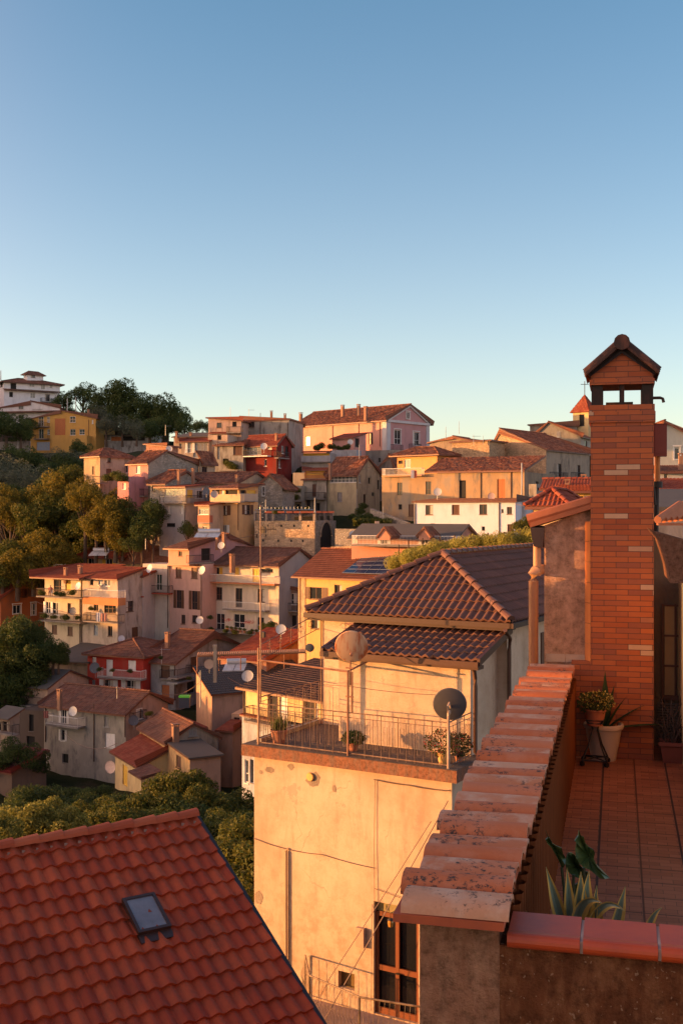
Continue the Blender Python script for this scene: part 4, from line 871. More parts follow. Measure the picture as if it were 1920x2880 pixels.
# --- stucco gable block left of the chimney with its red roof and pipes
sb=empty('stucco_outbuilding',TP(12.4,-.5,-12),'rough pink stucco wall block between the brick chimney and the drainpipe','outbuilding')
u1=11.98
m=MB(); zl,zr_=W(1530,1478,11.8).z,W(1655,1430,11.7).z
a,b,c,d=TP(u1,-.76,-12),TP(u1,-.272,-12),TP(u1,-.272,zr_),TP(u1,-.76,zl); D=T_*1.2
m.quad(a,b,c,d); m.quad(a+D,b+D,c+D,d+D); m.quad(a,d,d+D,a+D); m.quad(b,c,c+D,b+D); m.quad(d,c,c+D,d+D); m.build('wall',STUC,sb)
m=MB(); m.box(TP(u1-.012,-.74,-1.6),V_*.2,T_*.012,Z*.085); m.box(TP(u1-.012,-.535,-1.6),V_*.2,T_*.012,Z*.085); m.build('skirting_tiles',pl(.55,.4,.3,.2),sb)
m=MB(); h0=-1.6
for k in range(7):
    z0=h0+k*.215; m.quad(*[TP(u1-.002 if q else u0-.002,-.335 if q else -.275,z) for q,z in((1,z0),(0,z0),(0,z0+.21),(1,z0+.21))])
m.build('corner_tiles',paint((.6,.2,.06),.45),sb)
m=MB(); e=TP(u1-.12,-.9,zl+.03); f_=TP(u1-.12,-.25,zr_+.05)
P4=[e,f_,f_+T_*1.4,e+T_*1.4]; slab(m,P4,.05,.0); 
for k in range(7): 
    s0=e+T_*(.1+k*.2)+Z*.02; m.tube([s0-V_*.03,s0+(f_-e)],.075,7)
m.build('roof',rooftile((.32,.1,.05),(.4,.14,.07)),sb)
m=MB(); g0=TP(u1-.14,-.9,zl-.02)
pf=[(0,0),(.0,-.0),(.04,-.2),(.13,-.22),(.15,-.0)]
for (x0,z0_),(x1,z1_) in zip(pf[1:],pf[2:]+pf[1:2]):
    m.quad(g0+V_*x0+Z*z0_,g0+V_*x1+Z*z1_,g0+V_*x1+Z*z1_+T_*1.4,g0+V_*x0+Z*z0_+T_*1.4)
m.quad(*[g0+V_*x+Z*z_ for x,z_ in pf[1:]]); m.build('gutter',paint((.06,.035,.03),.5,.3),sb)
m=MB(); q=TP(u1-.07,-.83,0); m.tube([q+Z*(zl-.2),q+Z*(-.68)],.042,10)
q2=TP(u1-.12,-.865,0); m.tube([TP(u1+.1,-.8,-.62),TP(u1-.02,-.82,-.62),q2+V_*.02+Z*(-.63),q2+Z*(-.66),q2+Z*(-.74)],.058,12,cap=False)
m.build('pipe_elbow',paint((.5,.26,.13),.5),sb,smooth=True)
m=MB(); m.tube([q2+Z*(-.73),q2+Z*(-1.7)],.052,12,cap=False); m.build('downpipe',paint((.33,.13,.055),.45),sb,smooth=True)
# --- right: door, eaves, lantern box
rb=empty('terrace_annex',TP(12.2,.6,-2.57),'dim annex with a gridded metal door behind the brick chimney','annex')
m=MB(); m.box(TP(12.6,.2,-2.6),V_*4,T_*.3,Z*2.3); m.build('wall',pl(.28,.17,.1,.5),rb)
m=MB(); 
for i,(va,vb) in enumerate(((.5,.62),(.635,.74),(.755,.87))):
    for j in range(3): m.box(TP(12.55,va,-2.0+j*.33),V_*(vb-va),T_*.03,Z*.315)
m.build('door_panes',paint((.4,.22,.09),.35),rb)
m=MB(); m.box(TP(12.53,.47,-2.05),V_*.42,T_*.02,Z*.03)
for i in range(4): m.box(TP(12.53,.47+i*.1325,-2.05),V_*.018,T_*.02,Z*1.05)
for j in range(4): m.box(TP(12.528,.47,-2.02+j*.33),V_*.42,T_*.02,Z*.018)
m.build('door_frame',paint((.14,.05,.03),.6),rb)
m=MB()
for k in range(16): m.box(TP(12.5,.42,-2.52+k*.028),V_*.5,T_*.03,Z*.018)
m.build('slatted_panel',paint((.13,.1,.08),.7),rb)
eb=empty('neighbour_eaves',TP(9,1.3,-2.57),'concrete eaves corner with stepped corbel at the right edge','eaves')
# corbelled cornice at upper right: profile stepping, running away from the camera
pr=[W(1826,1488,9.0),W(1850,1500,9.0),W(1862,1502,9.0),W(1960,1530,9.0),W(1960,1640,9.0),W(1884,1640,9.0),W(1878,1600,9.0),W(1866,1560,9.0),W(1852,1520,9.0)]
m=MB(); D=T_*1.2
m.quad(*pr); m.quad(*[p_+D for p_ in pr][::-1])
for a,b in zip(pr,pr[1:]+pr[:1]): m.quad(a,b,b+D,a+D)
m.build('cornice',roughmat((.34,.16,.1),(.28,.13,.08),(.4,.22,.14),3,False),eb)
m=MB(); m.box(TP(8.6,.645,-2.57),V_*.28,T_*3.9,Z*1.87); m.build('wall',pl(.78,.6,.32,.1),eb)
m=MB(); 
for k in range(5):
    s0=W(1848+k*16,1462-k*1.5,9.6+.1*k); m.tube([s0,s0+Vector((.35,.5,.14))],.035,8)
m.box(W(1850,1478,9.5),V_*1.0,T_*.5,Z*.02)
m.build('roof_tiles',rooftile((.4,.13,.06),(.5,.2,.1)),eb)
lb=empty('metal_flue_box',TP(12.3,.5,-2.57),'dark red sheet metal flue box on a rusty pipe beside the chimney','flue')
m=MB(); a=W(1834,1283,12.1); m.box(a,V_*.15,T_*.16,Z*.345); m.box(a+V_*-.01-T_*.01+Z*.345,V_*.17,T_*.18,Z*.012); m.box(a+V_*.02-T_*.012+Z*.03,V_*.11,T_*.011,Z*.28)
m.build('box',paint((.2,.035,.025),.4,.3),lb)
m=MB(); m.tube([W(1847,1284,12.18),W(1847,1356,12.18)],.03,10); m.build('pipe',rust((.55,.2,.05),(.3,.1,.03)),lb,smooth=True)
m=MB(); m.tube([W(1847,1354,12.18),W(1847,1372,12.18)],.055,10); m.tube([W(1845,1368,12.18),W(1842,1600,12.18)],.028,8); m.tube([W(1836,1372,12.15),W(1840,1420,12.15)],.02,6); m.build('clamp',paint((.03,.025,.025),.6,.4),lb,smooth=True)
# ================================================================ cream building with the railed terrace
r_=Vector((.8696,-.4937,0)); n_=Vector((.4937,.8696,0)); M0=Vector((.161,25.0,0))
def CP(s,d,z): return M0+r_*s+n_*d+Z*z
def crm():
    m,N,L,b=newmat('cream_stucco'); geo=N.new('ShaderNodeNewGeometry').outputs['Position']
    n1=noise(N,L,mapping(N,L,geo,(.5,.5,.35)),1.3,7,.62); n2=noise(N,L,mapping(N,L,geo,(3,3,.5)),1.3,6,.65); n3=noise(N,L,geo,26,5,.75); n4=noise(N,L,geo,2.8,7,.75)
    base=mix(N,L,ramp(N,L,n1,(.38,0),(.62,1)),(.5,.37,.26),(.64,.5,.37))
    base=mix(N,L,ramp(N,L,n2,(.53,0),(.72,.5)),base,(.36,.26,.18))
    sep=N.new('ShaderNodeSeparateXYZ'); L.new(geo,sep.inputs[0]); mr=N.new('ShaderNodeMapRange'); L.new(sep.outputs[2],mr.inputs[0])
    mr.inputs[1].default_value=-12; mr.inputs[2].default_value=-8.5; mr.inputs[3].default_value=1; mr.inputs[4].default_value=.3
    k=math_(N,L,'MULTIPLY',ramp(N,L,n4,(.46,0),(.62,1)),mr.outputs[0]); base=mix(N,L,math_(N,L,'MULTIPLY',k,.75),base,(.33,.19,.1))
    k=ramp(N,L,noise(N,L,geo,1.1,5,.8),(.6,0),(.64,.55)); base=mix(N,L,k,base,(.38,.29,.22))
    v=N.new('ShaderNodeTexVoronoi'); v.feature='DISTANCE_TO_EDGE'; v.inputs['Scale'].default_value=.42
    nv=N.new('ShaderNodeTexNoise'); nv.inputs['Scale'].default_value=1.2; nv.inputs['Detail'].default_value=6; L.new(geo,nv.inputs['Vector'])
    va=N.new('ShaderNodeVectorMath'); va.operation='ADD'; L.new(geo,va.inputs[0]); L.new(nv.outputs['Color'],va.inputs[1]); L.new(va.outputs[0],v.inputs['Vector'])
    cr=math_(N,L,'MULTIPLY',ramp(N,L,v.outputs['Distance'],(.001,1),(.005,0)),ramp(N,L,n1,(.58,0),(.64,1)))
    base=mix(N,L,math_(N,L,'MULTIPLY',cr,.55),base,(.15,.09,.06))
    base=mix(N,L,.22,base,mix(N,L,n3,(.35,.33,.3),(1,1,1)),'MULTIPLY')
    L.new(base,b.inputs['Base Color']); b.inputs['Roughness'].default_value=.9; b.inputs['Specular IOR Level'].default_value=.2; bump(N,L,b,n3,.45,.02); return m
CRM=crm()
cb=empty('cream_building',CP(0,3,-12),'tall cream stucco house with a railed terrace and brown tiled roofs','house')
zf=-5.53
m=MB()
P_=CP(2.5,.1,0); Wd=5.14
dr=[(.8,1.91,-11.27,-8.75)]       # s from right corner
facade(m,P_,-r_,-n_,Wd,-16,-5.82,dr+[(2.4,2.83,-10.88,-10.5)],.25)
m.quad(CP(2.5,.1,-16),CP(2.5,9,-16),CP(2.5,9,-5.82),CP(2.5,.1,-5.82)); m.quad(CP(-2.64,.1,-16),CP(-2.64,9,-16),CP(-2.64,9,-5.82),CP(-2.64,.1,-5.82)); m.quad(CP(-2.64,9,-16),CP(2.5,9,-16),CP(2.5,9,-5.82),CP(-2.64,9,-5.82))
# upper: protruding room and main house
m.box(CP(-1.0,1.31,zf),r_*3.42,n_*2.0,Z*2.13)
m.quad(CP(-1.0,1.31,-3.4),CP(-1,1.31,-3.25),CP(-1,2.94,-2.75),CP(-1,2.94,-3.4)); m.quad(CP(2.42,1.31,-3.4),CP(2.42,1.31,-3.25),CP(2.42,2.94,-2.75),CP(2.42,2.94,-3.4))
m.box(CP(-2.42,2.94,zf-.3),r_*5.09,n_*6.5,Z*(zf*-1+.3-2.62))
m.build('wall',CRM,cb)
m=MB(); m.box(CP(-2.84,-.15,-5.80),r_*5.56,n_*9,Z*.265); m.build('terrace_slab',roughmat((.34,.15,.09),(.42,.2,.12),(.26,.18,.14),1.3,False),cb)
m=MB(); m.box(CP(-2.83,-.14,-5.53),r_*5.54,n_*1.5,Z*.006); m.box(CP(-2.6,1.36,-5.531),r_*1.58,n_*1.58,Z*.006); m.build('terrace_paving',roughmat((.2,.17,.15),(.27,.22,.19),(.15,.13,.12),2,False),cb)
m=MB(); m.box(CP(-2.64,.2,-5.525),r_*.14,n_*2.7,Z*.1); m.build('kerb',CONC,cb)
# main roof
ze=-2.58; e0,e1,db=-2.63,2.95,2.45; ap0=CP(.16,4.8,-1.17+.02); ap1=CP(.16,10.2,-1.15)
c0,c1,c2,c3=CP(e0,db,ze),CP(e1,db,ze),CP(e1,12.5,ze),CP(e0,12.5,ze); ap1=CP(.16,12.5,-1.15)
DARKT=rooftile((.15,.07,.05),(.2,.095,.065),(.11,.07,.055),.6,.5)
m=MB()
for i,pg in enumerate(([c0,c1,ap0],[c1,c2,ap1,ap0],[c3,c0,ap0,ap1])): tile_plane(m,pg,.205,.36,.055,.032,8,.003,seed=i)
for a,b in ((c1,ap0),(c0,ap0),(ap0,ap1)): ridge_caps(m,a+Z*.05,b+Z*.06,.1,.36)
ro=m.build('roof',DARKT,cb)
m=MB()
for pg in ([c0,c1,ap0],[c1,c2,ap1,ap0],[c3,c0,ap0,ap1]): slab(m,[p-Z*.02 for p in pg],.1)
m.box(CP(e0-.02,db-.09,ze-.13),r_*5.65,n_*.09,Z*.12); m.box(CP(e1,db-.09,ze-.13),r_*.1,n_*9,Z*.12)
m.box(CP(e0+.02,db,ze-.2),r_*5.5,n_*.5,Z*.1); m.build('gutter',paint((.05,.02,.012),.5),ro)
# low roof
ze=-3.32; q0,q1,q2,q3=CP(-1.2,.96,ze),CP(2.75,.96,ze),CP(2.75,2.93,-2.77),CP(-1.2,2.93,-2.77)
m=MB(); tile_plane(m,[q0,q1,q2,q3],.205,.36,.055,.032,8,.003,seed=9); lr=m.build('lower_roof',DARKT,cb)
m=MB(); slab(m,[p-Z*.02 for p in (q0,q1,q2,q3)],.09); m.box(CP(-1.26,.84,ze-.13),r_*4.05,n_*.1,Z*.125); m.box(CP(-1.2,.96,ze-.2),r_*3.95,n_*.34,Z*.08)
for a,b in((CP(2.75,.9,ze-.1),CP(2.75,2.93,-2.77-.1)),(CP(-1.28,.9,ze-.1),CP(-1.28,2.93,-2.87))): m.box(a,r_*.07,b-a,Z*.17)
m.build('gutter',paint((.07,.026,.015),.45),lr)
m=MB(); m.tube([CP(2.6,1.0,ze-.15),CP(2.62,1.05,ze-.22),CP(2.57,1.22,ze-.42),CP(2.57,1.24,ze-.6),CP(2.57,1.24,zf+.12),CP(2.66,1.3,zf+.02)],.05,10); m.build('downpipe',paint((.11,.055,.035),.4),cb,smooth=True)
m=MB(); m.tube([CP(2.85,2.35,-2.75),CP(2.78,2.85,-3.0),CP(2.74,2.9,-3.3),CP(2.74,2.9,-6)],.05,10); m.build('downpipe',paint((.1,.05,.033),.4),cb,smooth=True)
m=MB(); m.box(CP(2.672,5.3,-4.2),n_*1.0,r_*.03,Z*1.1); m.build('window',WOODB,cb); 
# french door, transom
def WP(s,z,d=0.): return CP(2.5-s,.1-d+0,z)
m=MB(); m.box(CP(.59,.22,-8.98),r_*1.11,n_*.04,Z*.23); m.build('transom',paint((.3,.24,.1),.5),cb)
dfm=paint((.2,.06,.02),.5)
m=MB(); z0,z1=-11.27,-9.0
for a,w_ in ((.59,.08),(1.1,.09),(1.62,.08)): m.box(CP(a,.17,z0),r_*w_,n_*.06,Z*(z1-z0))
for z,h in ((z0,.14),(-10.3,.12),(-9.08,.1)): m.box(CP(.67,.175,z),r_*.95,n_*.05,Z*h)
do=m.build('french_door',dfm,cb)
m=MB(); m.box(CP(.6,.26,z0),r_*1.09,n_*.01,Z*2.25); m.build('pane',paint((.012,.012,.014),.1),do)
m=MB(); m.box(CP(1.13,.12,-10.3),r_*.1,n_*.04,Z*.03); m.build('handle',paint((.05,.04,.03),.4,.6),do)
m=MB(); m.box(CP(-.33,.26,-10.88),r_*.43,n_*.01,Z*.38); m.box(CP(-.34,.2,-10.89),r_*.44,n_*.03,Z*.03);m.box(CP(-.34,.2,-10.52),r_*.44,n_*.03,Z*.03); m.build('small_window',paint((.18,.12,.05),.3),cb)
m=MB(); m.box(CP(.18,.0,-9.83),r_*.2,n_*.1,Z*.44); m.build('meter_box',plaster((.55,.38,.27),.2),cb)
m=MB(); m.lathe(CP(-1.06,.09,-6.15),[(0,.0),(.085,.0),(.1,.02),(.085,.05),(0,.052)],18,axis=-n_); m.build('vent_cap',paint((.75,.42,.12),.6),cb)
PATCH=plaster((.36,.28,.21),.5,sc=3)
def blob(s,z,rx,rz,sd_):
    m=MB(); rn=random.Random(sd_); pts=[CP(s+rx*math.cos(t)*rn.uniform(.75,1.2),.094,z+rz*math.sin(t)*rn.uniform(.75,1.2)) for t in [2*math.pi*k/16 for k in range(16)]]; m.quad(*pts); m.build('render_patch',PATCH,cb)
for a_ in ((-1.0,-6.2,.2,.19,1),(-1.6,-5.98,.09,.08,2),(-.43,-6.35,.05,.09,3),(-2.2,-6.12,.13,.08,7),(-2.45,-6.2,.06,.05,8),(-2.5,-9.2,.12,.16,9)): blob(*a_)
m=MB(); m.tube([CP(-1.67,.08,-7.9),CP(-1.71,.05,-7.98),CP(-1.71,.05,-12)],.03,8); m.build('conduit',plaster((.5,.34,.22),.3),cb,smooth=True)
m=MB()
def wire(pts,r=.008,sag=0.,n=10,mb=None):
    mb=mb or m
    for a,b in zip(pts[:-1],pts[1:]):
        a=Vector(a);b=Vector(b); mb.tube([a+(b-a)*(i/n)-Z*sag*4*(i/n)*(1-i/n) for i in range(n+1)],r,4,cap=False)
wire([CP(.64,.07,-6.0),CP(.62,.06,-7.6),CP(.64,.05,-8.95)],.006,0,3); wire([CP(.62,.05,-6.0),CP(1.5,.03,-6.02),CP(2.3,.03,-6.03),CP(2.5,.03,-6.0)],.011,.015)
wire([CP(-2.64,.07,-7.8),CP(-1.7,.07,-7.92),CP(-.74,.07,-7.9),CP(.62,.07,-8.0)],.008,.02); wire([CP(1.3,.05,-8.55),CP(.64,.06,-8.45)],.007); wire([CP(.64,.05,-8.95),CP(.58,.05,-8.8),CP(.55,.05,-11.2)],.006)
m.build('wall_cables',paint((.13,.08,.06),.7),cb)
# lower landing
m=MB(); zl=-11.3
w0,w1,w2,w3=Vector((-.84,25.6,zl)),Vector((-.71,24.5,zl)),Vector((.385,23.4,zl)),Vector((1.75,22.9,zl))
pg=[w0,w1,w2,w3,CP(2.5,.1,zl),CP(-1.2,.1,zl)]; m.quad(*pg); m.quad(*[p-Z*.2 for p in pg][::-1])
for a,b in zip(pg,pg[1:]+pg[:1]): m.quad(a-Z*.2,b-Z*.2,b,a)
m.build('landing',plaster((.42,.3,.24),.4),cb)
m=MB()
for a,b in ((w0,w1),(w1,w2),(w2,w3)):
    n=int((b-a).length/.11)
    for i in range(n+1):
        p=a+(b-a)*i/n; o_=(b-a).normalized().cross(Z)*.1
        m.tube([p+Z*.08,p+o_*-.0+Z*.35,p+o_+Z*.55,p+Z*.97],.006,4,cap=False)
    m.tube([a+Z*1.0,b+Z*1.0],.022,6); m.tube([a+Z*.08,b+Z*.08],.012,5); m.tube([a,a+Z*1.0],.02,6); m.tube([b,b+Z*1.0],.02,6)
m.build('landing_railing',rust((.28,.2,.13),(.12,.07,.04)),cb)
# terrace railing with rectangles
m=MB()
def fancy(a,b,h,n,post=True):
    a=Vector(a);b=Vector(b);d=b-a; m.tube([a+Z*h,b+Z*h],.014,6); m.tube([a+Z*(h-.11),b+Z*(h-.11)],.008,5); m.tube([a+Z*.06,b+Z*.06],.014,6)
    for i in range(n+1):
        p=a+d*i/n; m.tube([p,p+Z*(h if i%2==0 else h-.11)],.009 if i%2==0 else .006,5,cap=False)
        if i<n and True:
            u=d.normalized()*.042; c=a+d*(i+.5)/n; z0,z1=.2,h-.24
            m.tube([c-u+Z*z0,c-u+Z*z1,c+u+Z*z1,c+u+Z*z0,c-u+Z*z0],.005,4)
            m.tube([c+Z*(z0+.0),c+Z*(h-.11)],.004,4,cap=False) if i%2 else None
L0=CP(-2.45,0,zf); M_=CP(0,0,zf); R0=CP(2.49,0,zf)
fancy(L0,M_,.98,12); fancy(M_,R0,.98,12); fancy(R0,CP(2.45,1.28,zf),1.0,6); fancy(CP(-2.5,2.9,zf+.1),L0+Z*.1,1.02,14)
m.tube([CP(-2.5,2.9,zf+2.9),CP(-2.45,0,zf+2.35)],.012,5); m.tube([CP(-2.5,2.9,zf+2.5),CP(-2.45,0,zf+2.0)],.01,5)
for k in range(5):
    t=.15+.17*k; c=CP(-2.5+.05*t,2.9*(1-t),zf+2.7-.5*t+.0)
    m.tube([c+n_*.11*math.cos(q*.9)+Z*.11*math.sin(q*.9)*(1-.1*q) for q in range(7)],.008,4)
    m.tube([c+Z*.2,c-Z*.2],.007,4)
m.tube([CP(-2.45,2.92,zf),CP(-2.45,2.92,zf+3.0)],.022,6)
m.build('terrace_railing',rust((.24,.15,.1),(.1,.055,.04)),cb)
# antenna mast
am=empty('antenna_mast',L0,'tall thin rusty aerial mast at the left terrace corner with a comb antenna on top','antenna')
zt_=W(727,1420,26.2).z
m=MB(); m.tube([L0,L0+Z*2.3],.028,8); m.tube([L0+Z*1.0+r_*.06,L0+Z*(zt_-zf-1.6)+r_*.06],.019,8); m.tube([L0+Z*(zt_-zf-1.7)+r_*.06,L0+Z*(zt_-zf)+r_*.06],.013,7); 
for k in range(7): m.tube([L0+Z*(1.4+k*.55)+r_*.06,L0+Z*(1.43+k*.55)+r_*.06],.026,8)
m.build('pole',rust((.42,.26,.16),(.2,.1,.06)),am,smooth=True)
m=MB(); c=L0+r_*.02+Z*(zt_-zf-.12); bx=Vector((1,.12,0)).normalized()
m.tube([c-bx*.1,c+bx*1.3],.014,5); by=Vector((-.12,1,0)).normalized()
for k in range(14): m.tube([c+bx*(.02+k*.09)-by*.2+Z*.02,c+bx*(.02+k*.09)+by*.2+Z*.02],.007,4); m.tube([c+bx*(.02+k*.09),c+bx*(.02+k*.09)+Z*.07],.006,4)
for k in range(-2,3): m.tube([c+bx*.08-by*.3+Z*.09*k,c+bx*.08+by*.3+Z*.09*k],.006,4)
m.build('comb_aerial',GREYM,am)
m=MB(); c2=L0+Z*(W(727,1490,26.2).z-zf)
m.tube([c2,c2+r_*.5+Z*.02],.012,5); 
for k in range(6): m.tube([c2+r_*(.1+k*.08)-Z*.12,c2+r_*(.1+k*.08)+Z*.12],.006,4)
m.box(c2+r_*.03-Z*.08,r_*.12,n_*.1,Z*.16); m.box(L0+r_*.05+Z*2.55,r_*.1,n_*.09,Z*.13); m.build('small_aerial',IRON,am)
def dish(name,c,dia,face,mat,label,base=None,group=None,armm=None,off=.0):
    """c centre, face unit vector it looks along; seen from behind when face points away."""
    c=Vector(c); fv=Vector(face).normalized(); root=empty(name,base if base is not None else c-Z*.6,label,'satellite dish',group)
    R_=dia/2; m=MB(); pr=[(R_*k/6,R_*.1*(k/6)**2-.05*R_) for k in range(7)]
    m.lathe(c,pr+[(R_*1.02,R_*.07),(R_*1.02,R_*.045)]+[(R_*k/6*.985,R_*.1*(k/6)**2-.05*R_-.02) for k in range(6,-1,-1)],28,axis=fv); m.build('reflector',mat,root,smooth=True)
    m=MB(); up=(Z-fv*fv.z).normalized(); b0=c-up*R_*.95+fv*R_*.1; f0=c+fv*R_*1.0-up*R_*.5; m.tube([b0,f0],.012*max(1,dia),5); m.tube([f0-fv*.05,f0+(c-f0)*.12],.03*max(1,dia),8)
    hub=c-fv*R_*.25-up*R_*.35
    m.tube([hub+fv*.02,hub-fv*.12],.03*max(1,dia),6)
    if base is not None:
        b=Vector(base); top=Vector((b.x,b.y,hub.z+.05)); m.tube([b,top],.024*max(1,dia*1.1),7); m.tube([top,hub],.02,6)
    m.build('mount',armm or GREYM,root); return root
rm_=empty('dish_mast',M_,'rusty double pole mast on the terrace railing carrying the rusty dish','mast')
m=MB(); zz=W(985,1890,24.95).z; m.tube([M_-n_*.03,M_-n_*.03+Z*(zz-zf)],.026,8); m.tube([M_+r_*.09+Z*.98,M_+r_*.09+Z*(zz-zf)],.022,8); m.tube([M_+r_*.045+Z*1.6,M_+r_*.045+Z*(W(985,1800,24.95).z-zf)],.018,8)
for zq in (1.35,2.0,3.0): m.tube([M_+r_*-.05+Z*zq-n_*.03,M_+r_*.14+Z*zq-n_*.03],.02,6)
m.tube([CP(-2.45,0,-3.52),CP(-.02,0,-3.62),CP(-.1,1.3,-3.5)],.024,7)
m.build('poles',rust((.3,.14,.08),(.16,.07,.04)),rm_,smooth=True)
dish('rusty_satellite_dish',W(988,1819,24.9),.74,(.05,1,.22),rust((.55,.36,.22),(.4,.1,.025),.46,.6,3.2,.75,0,(1.6,1.6,.3)),'large pale satellite dish streaked with rust on the terrace mast',None,armm=rust((.4,.2,.12),(.2,.08,.05)))
dish('grey_satellite_dish',W(1264,1981,23.85),.72,(.12,1,.2),paint((.075,.07,.075),.7),'dark grey satellite dish on a post at the right terrace corner',None)
gp=empty('dish_post',R0,'pale metal post with a curved bracket behind the dark grey dish','post')
m=MB(); m.tube([R0-n_*.06,R0-n_*.06+Z*1.2],.032,8); m.tube([R0-n_*.08+Z*1.15,R0-n_*.09+Z*1.36,R0-n_*.02+Z*1.42,R0+n_*.05+Z*1.3],.022,8); m.build('pole',rust((.45,.34,.27),(.25,.15,.1)),gp,smooth=True)
# clothes lines and the aerial cables
def cable(label,pts,r=.007,sag=.05,cat='cable',mat=None):
    k=MB(); wire(pts,r,sag,14,k); o=k.build('cable',mat or paint((.16,.1,.08),.7)); tag(o,label,cat); return o
cable('thin cable running down from the slab corner to the landing',[CP(2.5,-.1,-6.2),Vector((.0,24.0,-10.4)),Vector((-.72,23.9,-11.6))],.012,.02)
cable('second thin cable just left of the one from the slab corner',[CP(2.1,-.1,-6.7),Vector((-.25,24.4,-10.3)),Vector((-.6,24.3,-10.9))],.009,.02)
cable('slack wire strung between the two terrace masts, upper of two',[CP(-2.4,0,-3.85),CP(.05,0,-3.95),CP(2.2,1.2,-4.15)],.006,.05)
cable('slack wire strung between the aerial mast and the house corner',[CP(-2.4,0,-3.95),CP(-2.4,2.85,-4.0)],.006,.12)
# wall lamp near door
lp=empty('wall_lamp',Vector((1.2,22.2,-9.0)),'small amber glass lantern hanging by the french door','lamp')
c=W(1098,2596,22); m=MB(); m.lathe(c,[(.0,-.09),(.045,-.07),(.06,.02),(.04,.08),(0,.09)],10); m.build('glass',paint((.55,.25,.05),.2),lp)
m=MB(); m.tube([c+Z*.09,c+Z*.2,c+V_*.12+Z*.26],.01,6); m.lathe(c,[(0,.1),(.05,.085),(.065,.06)],10); m.build('bracket',IRON,lp)
# ================================================================ red tiled roof at the lower left
rr_=Vector((.837,.547,0)); rd_=Vector((.547,-.837,0)); pit=R(26.1); E0=W(548,2299,19.5)
dn=rd_*math.cos(pit)-Z*math.sin(pit); db_=-rd_*math.cos(pit)-Z*math.sin(pit)
rh=empty('red_roofed_house',E0+Z*-7,'house under a big red tile roof with one skylight at the lower left','house')
m=MB(); LL=13.; SL=8.2
RED=rooftile((.36,.052,.016),(.5,.095,.03),(.2,.055,.025),.62,.6)
tile_plane(m,[E0-rr_*LL+dn*SL,E0+dn*SL,E0,E0-rr_*LL],.232,.345,.05,.042,10,.009,seed=4)
tile_plane(m,[E0+db_*2.2,E0-rr_*LL+db_*2.2,E0-rr_*LL,E0],.232,.345,.045,.03,5,.002,seed=5)
ro=m.build('roof',RED,rh)
m=MB(); ridge_caps(m,E0+rr_*.04+Z*.03,E0-rr_*LL+Z*.03,.105,.4); rnd=random.Random(2); m.mi=1
for i in range(60):
    c=E0-rr_*(.1+i*.232)+dn*.17+Z*.03; m.tube([c,c+rr_*.05+dn*.02],.035+rnd.uniform(-.01,.01),5)
m.build('ridge_tiles',[rooftile((.45,.1,.038),(.55,.15,.06),None,.6),paint((.26,.17,.12),.9)],ro)
m=MB(); slab(m,[E0-rr_*LL+dn*SL-Z*.05,E0+rr_*.0+dn*SL-Z*.05,E0-Z*.05,E0-rr_*LL-Z*.05],.12); slab(m,[E0+db_*2.2-Z*.05,E0-rr_*LL+db_*2.2-Z*.05,E0-rr_*LL-Z*.05,E0-Z*.05],.12)
a=E0+rr_*.02-Z*.16; m.box(a,rr_*.07,dn*SL,Z*.19); m.box(E0+rr_*.02-Z*.16,rr_*.07,db_*2.2,Z*.19)
m.build('verge',paint((.03,.022,.02),.5),ro)
m=MB(); q=E0-rr_*.6+rd_*3-Z*2.2; m.box(Vector((q.x,q.y,-16)),-rr_*11,-rd_*6,Z*(q.z+16-.0)); m.build('wall',pl(.5,.36,.25,.4),rh)
nn=rr_.cross(dn).normalized(); nn=nn if nn.z>0 else -nn
def onroof(px,py,h=0.):
    d=Vector(((px-960)/F,1,-(py-1440)/F)); t=(E0+nn*h).dot(nn)/d.dot(nn); return d*t
c=onroof(412,2568,.08); ru=rr_; 
hw,hh_=.27,.37
m=MB()
for s_,w_,l0,l1 in ((-hw,.05,-hh_,hh_),(hw-.05,.05,-hh_,hh_)): m.box(c+ru*s_+dn*l0-nn*.06,ru*w_,dn*(l1-l0),nn*.09)
for l0 in(-hh_,hh_-.05): m.box(c+ru*(-hw+.05)+dn*l0-nn*.06,ru*(2*hw-.1),dn*.05,nn*.09)
m.box(c+ru*(-hw)+dn*(hh_)-nn*.08,ru*2*hw,dn*.16,nn*.05)
sk=m.build('skylight',paint((.05,.028,.022),.4),rh)
m=MB(); m.quad(*[c+ru*a+dn*b+nn*.01 for a,b in((-hw+.04,-hh_+.04),(hw-.04,-hh_+.04),(hw-.04,hh_-.04),(-hw+.04,hh_-.04))])
m.build('pane',rust((.14,.16,.19),(.26,.29,.33),.3,.7,2,.3),sk)
# tall unseen block added outside the frame on the left to shade the near terrace
oc=empty('unseen_shade_house',(-14,6,-12),'added tall shade block left of the red roof, outside the picture','house')
m=MB(); m.box((-20,-6,-14),(8,0,0),(0,14.6,0),(0,0,17.6)); m.box((-17,10.35,-14),(5,0,0),(0,.51,0),(0,0,17.6)); m.box((-17,10.86,-14),(5,0,0),(0,.9,0),(0,0,14.14)); m.build('wall',pl(.6,.45,.3,.4),oc)
m=MB(); tile_plane(m,[Vector((-11.6,-6.4,3.4)),Vector((-11.6,8.7,3.4)),Vector((-16,8.7,4.8)),Vector((-16,-6.4,4.8))],.23,.36,.05,.03,3); tile_plane(m,[Vector((-20.4,8.7,3.4)),Vector((-20.4,-6.4,3.4)),Vector((-16,-6.4,4.8)),Vector((-16,8.7,4.8))],.23,.36,.05,.03,3); m.build('roof',ROOF_RED,oc)
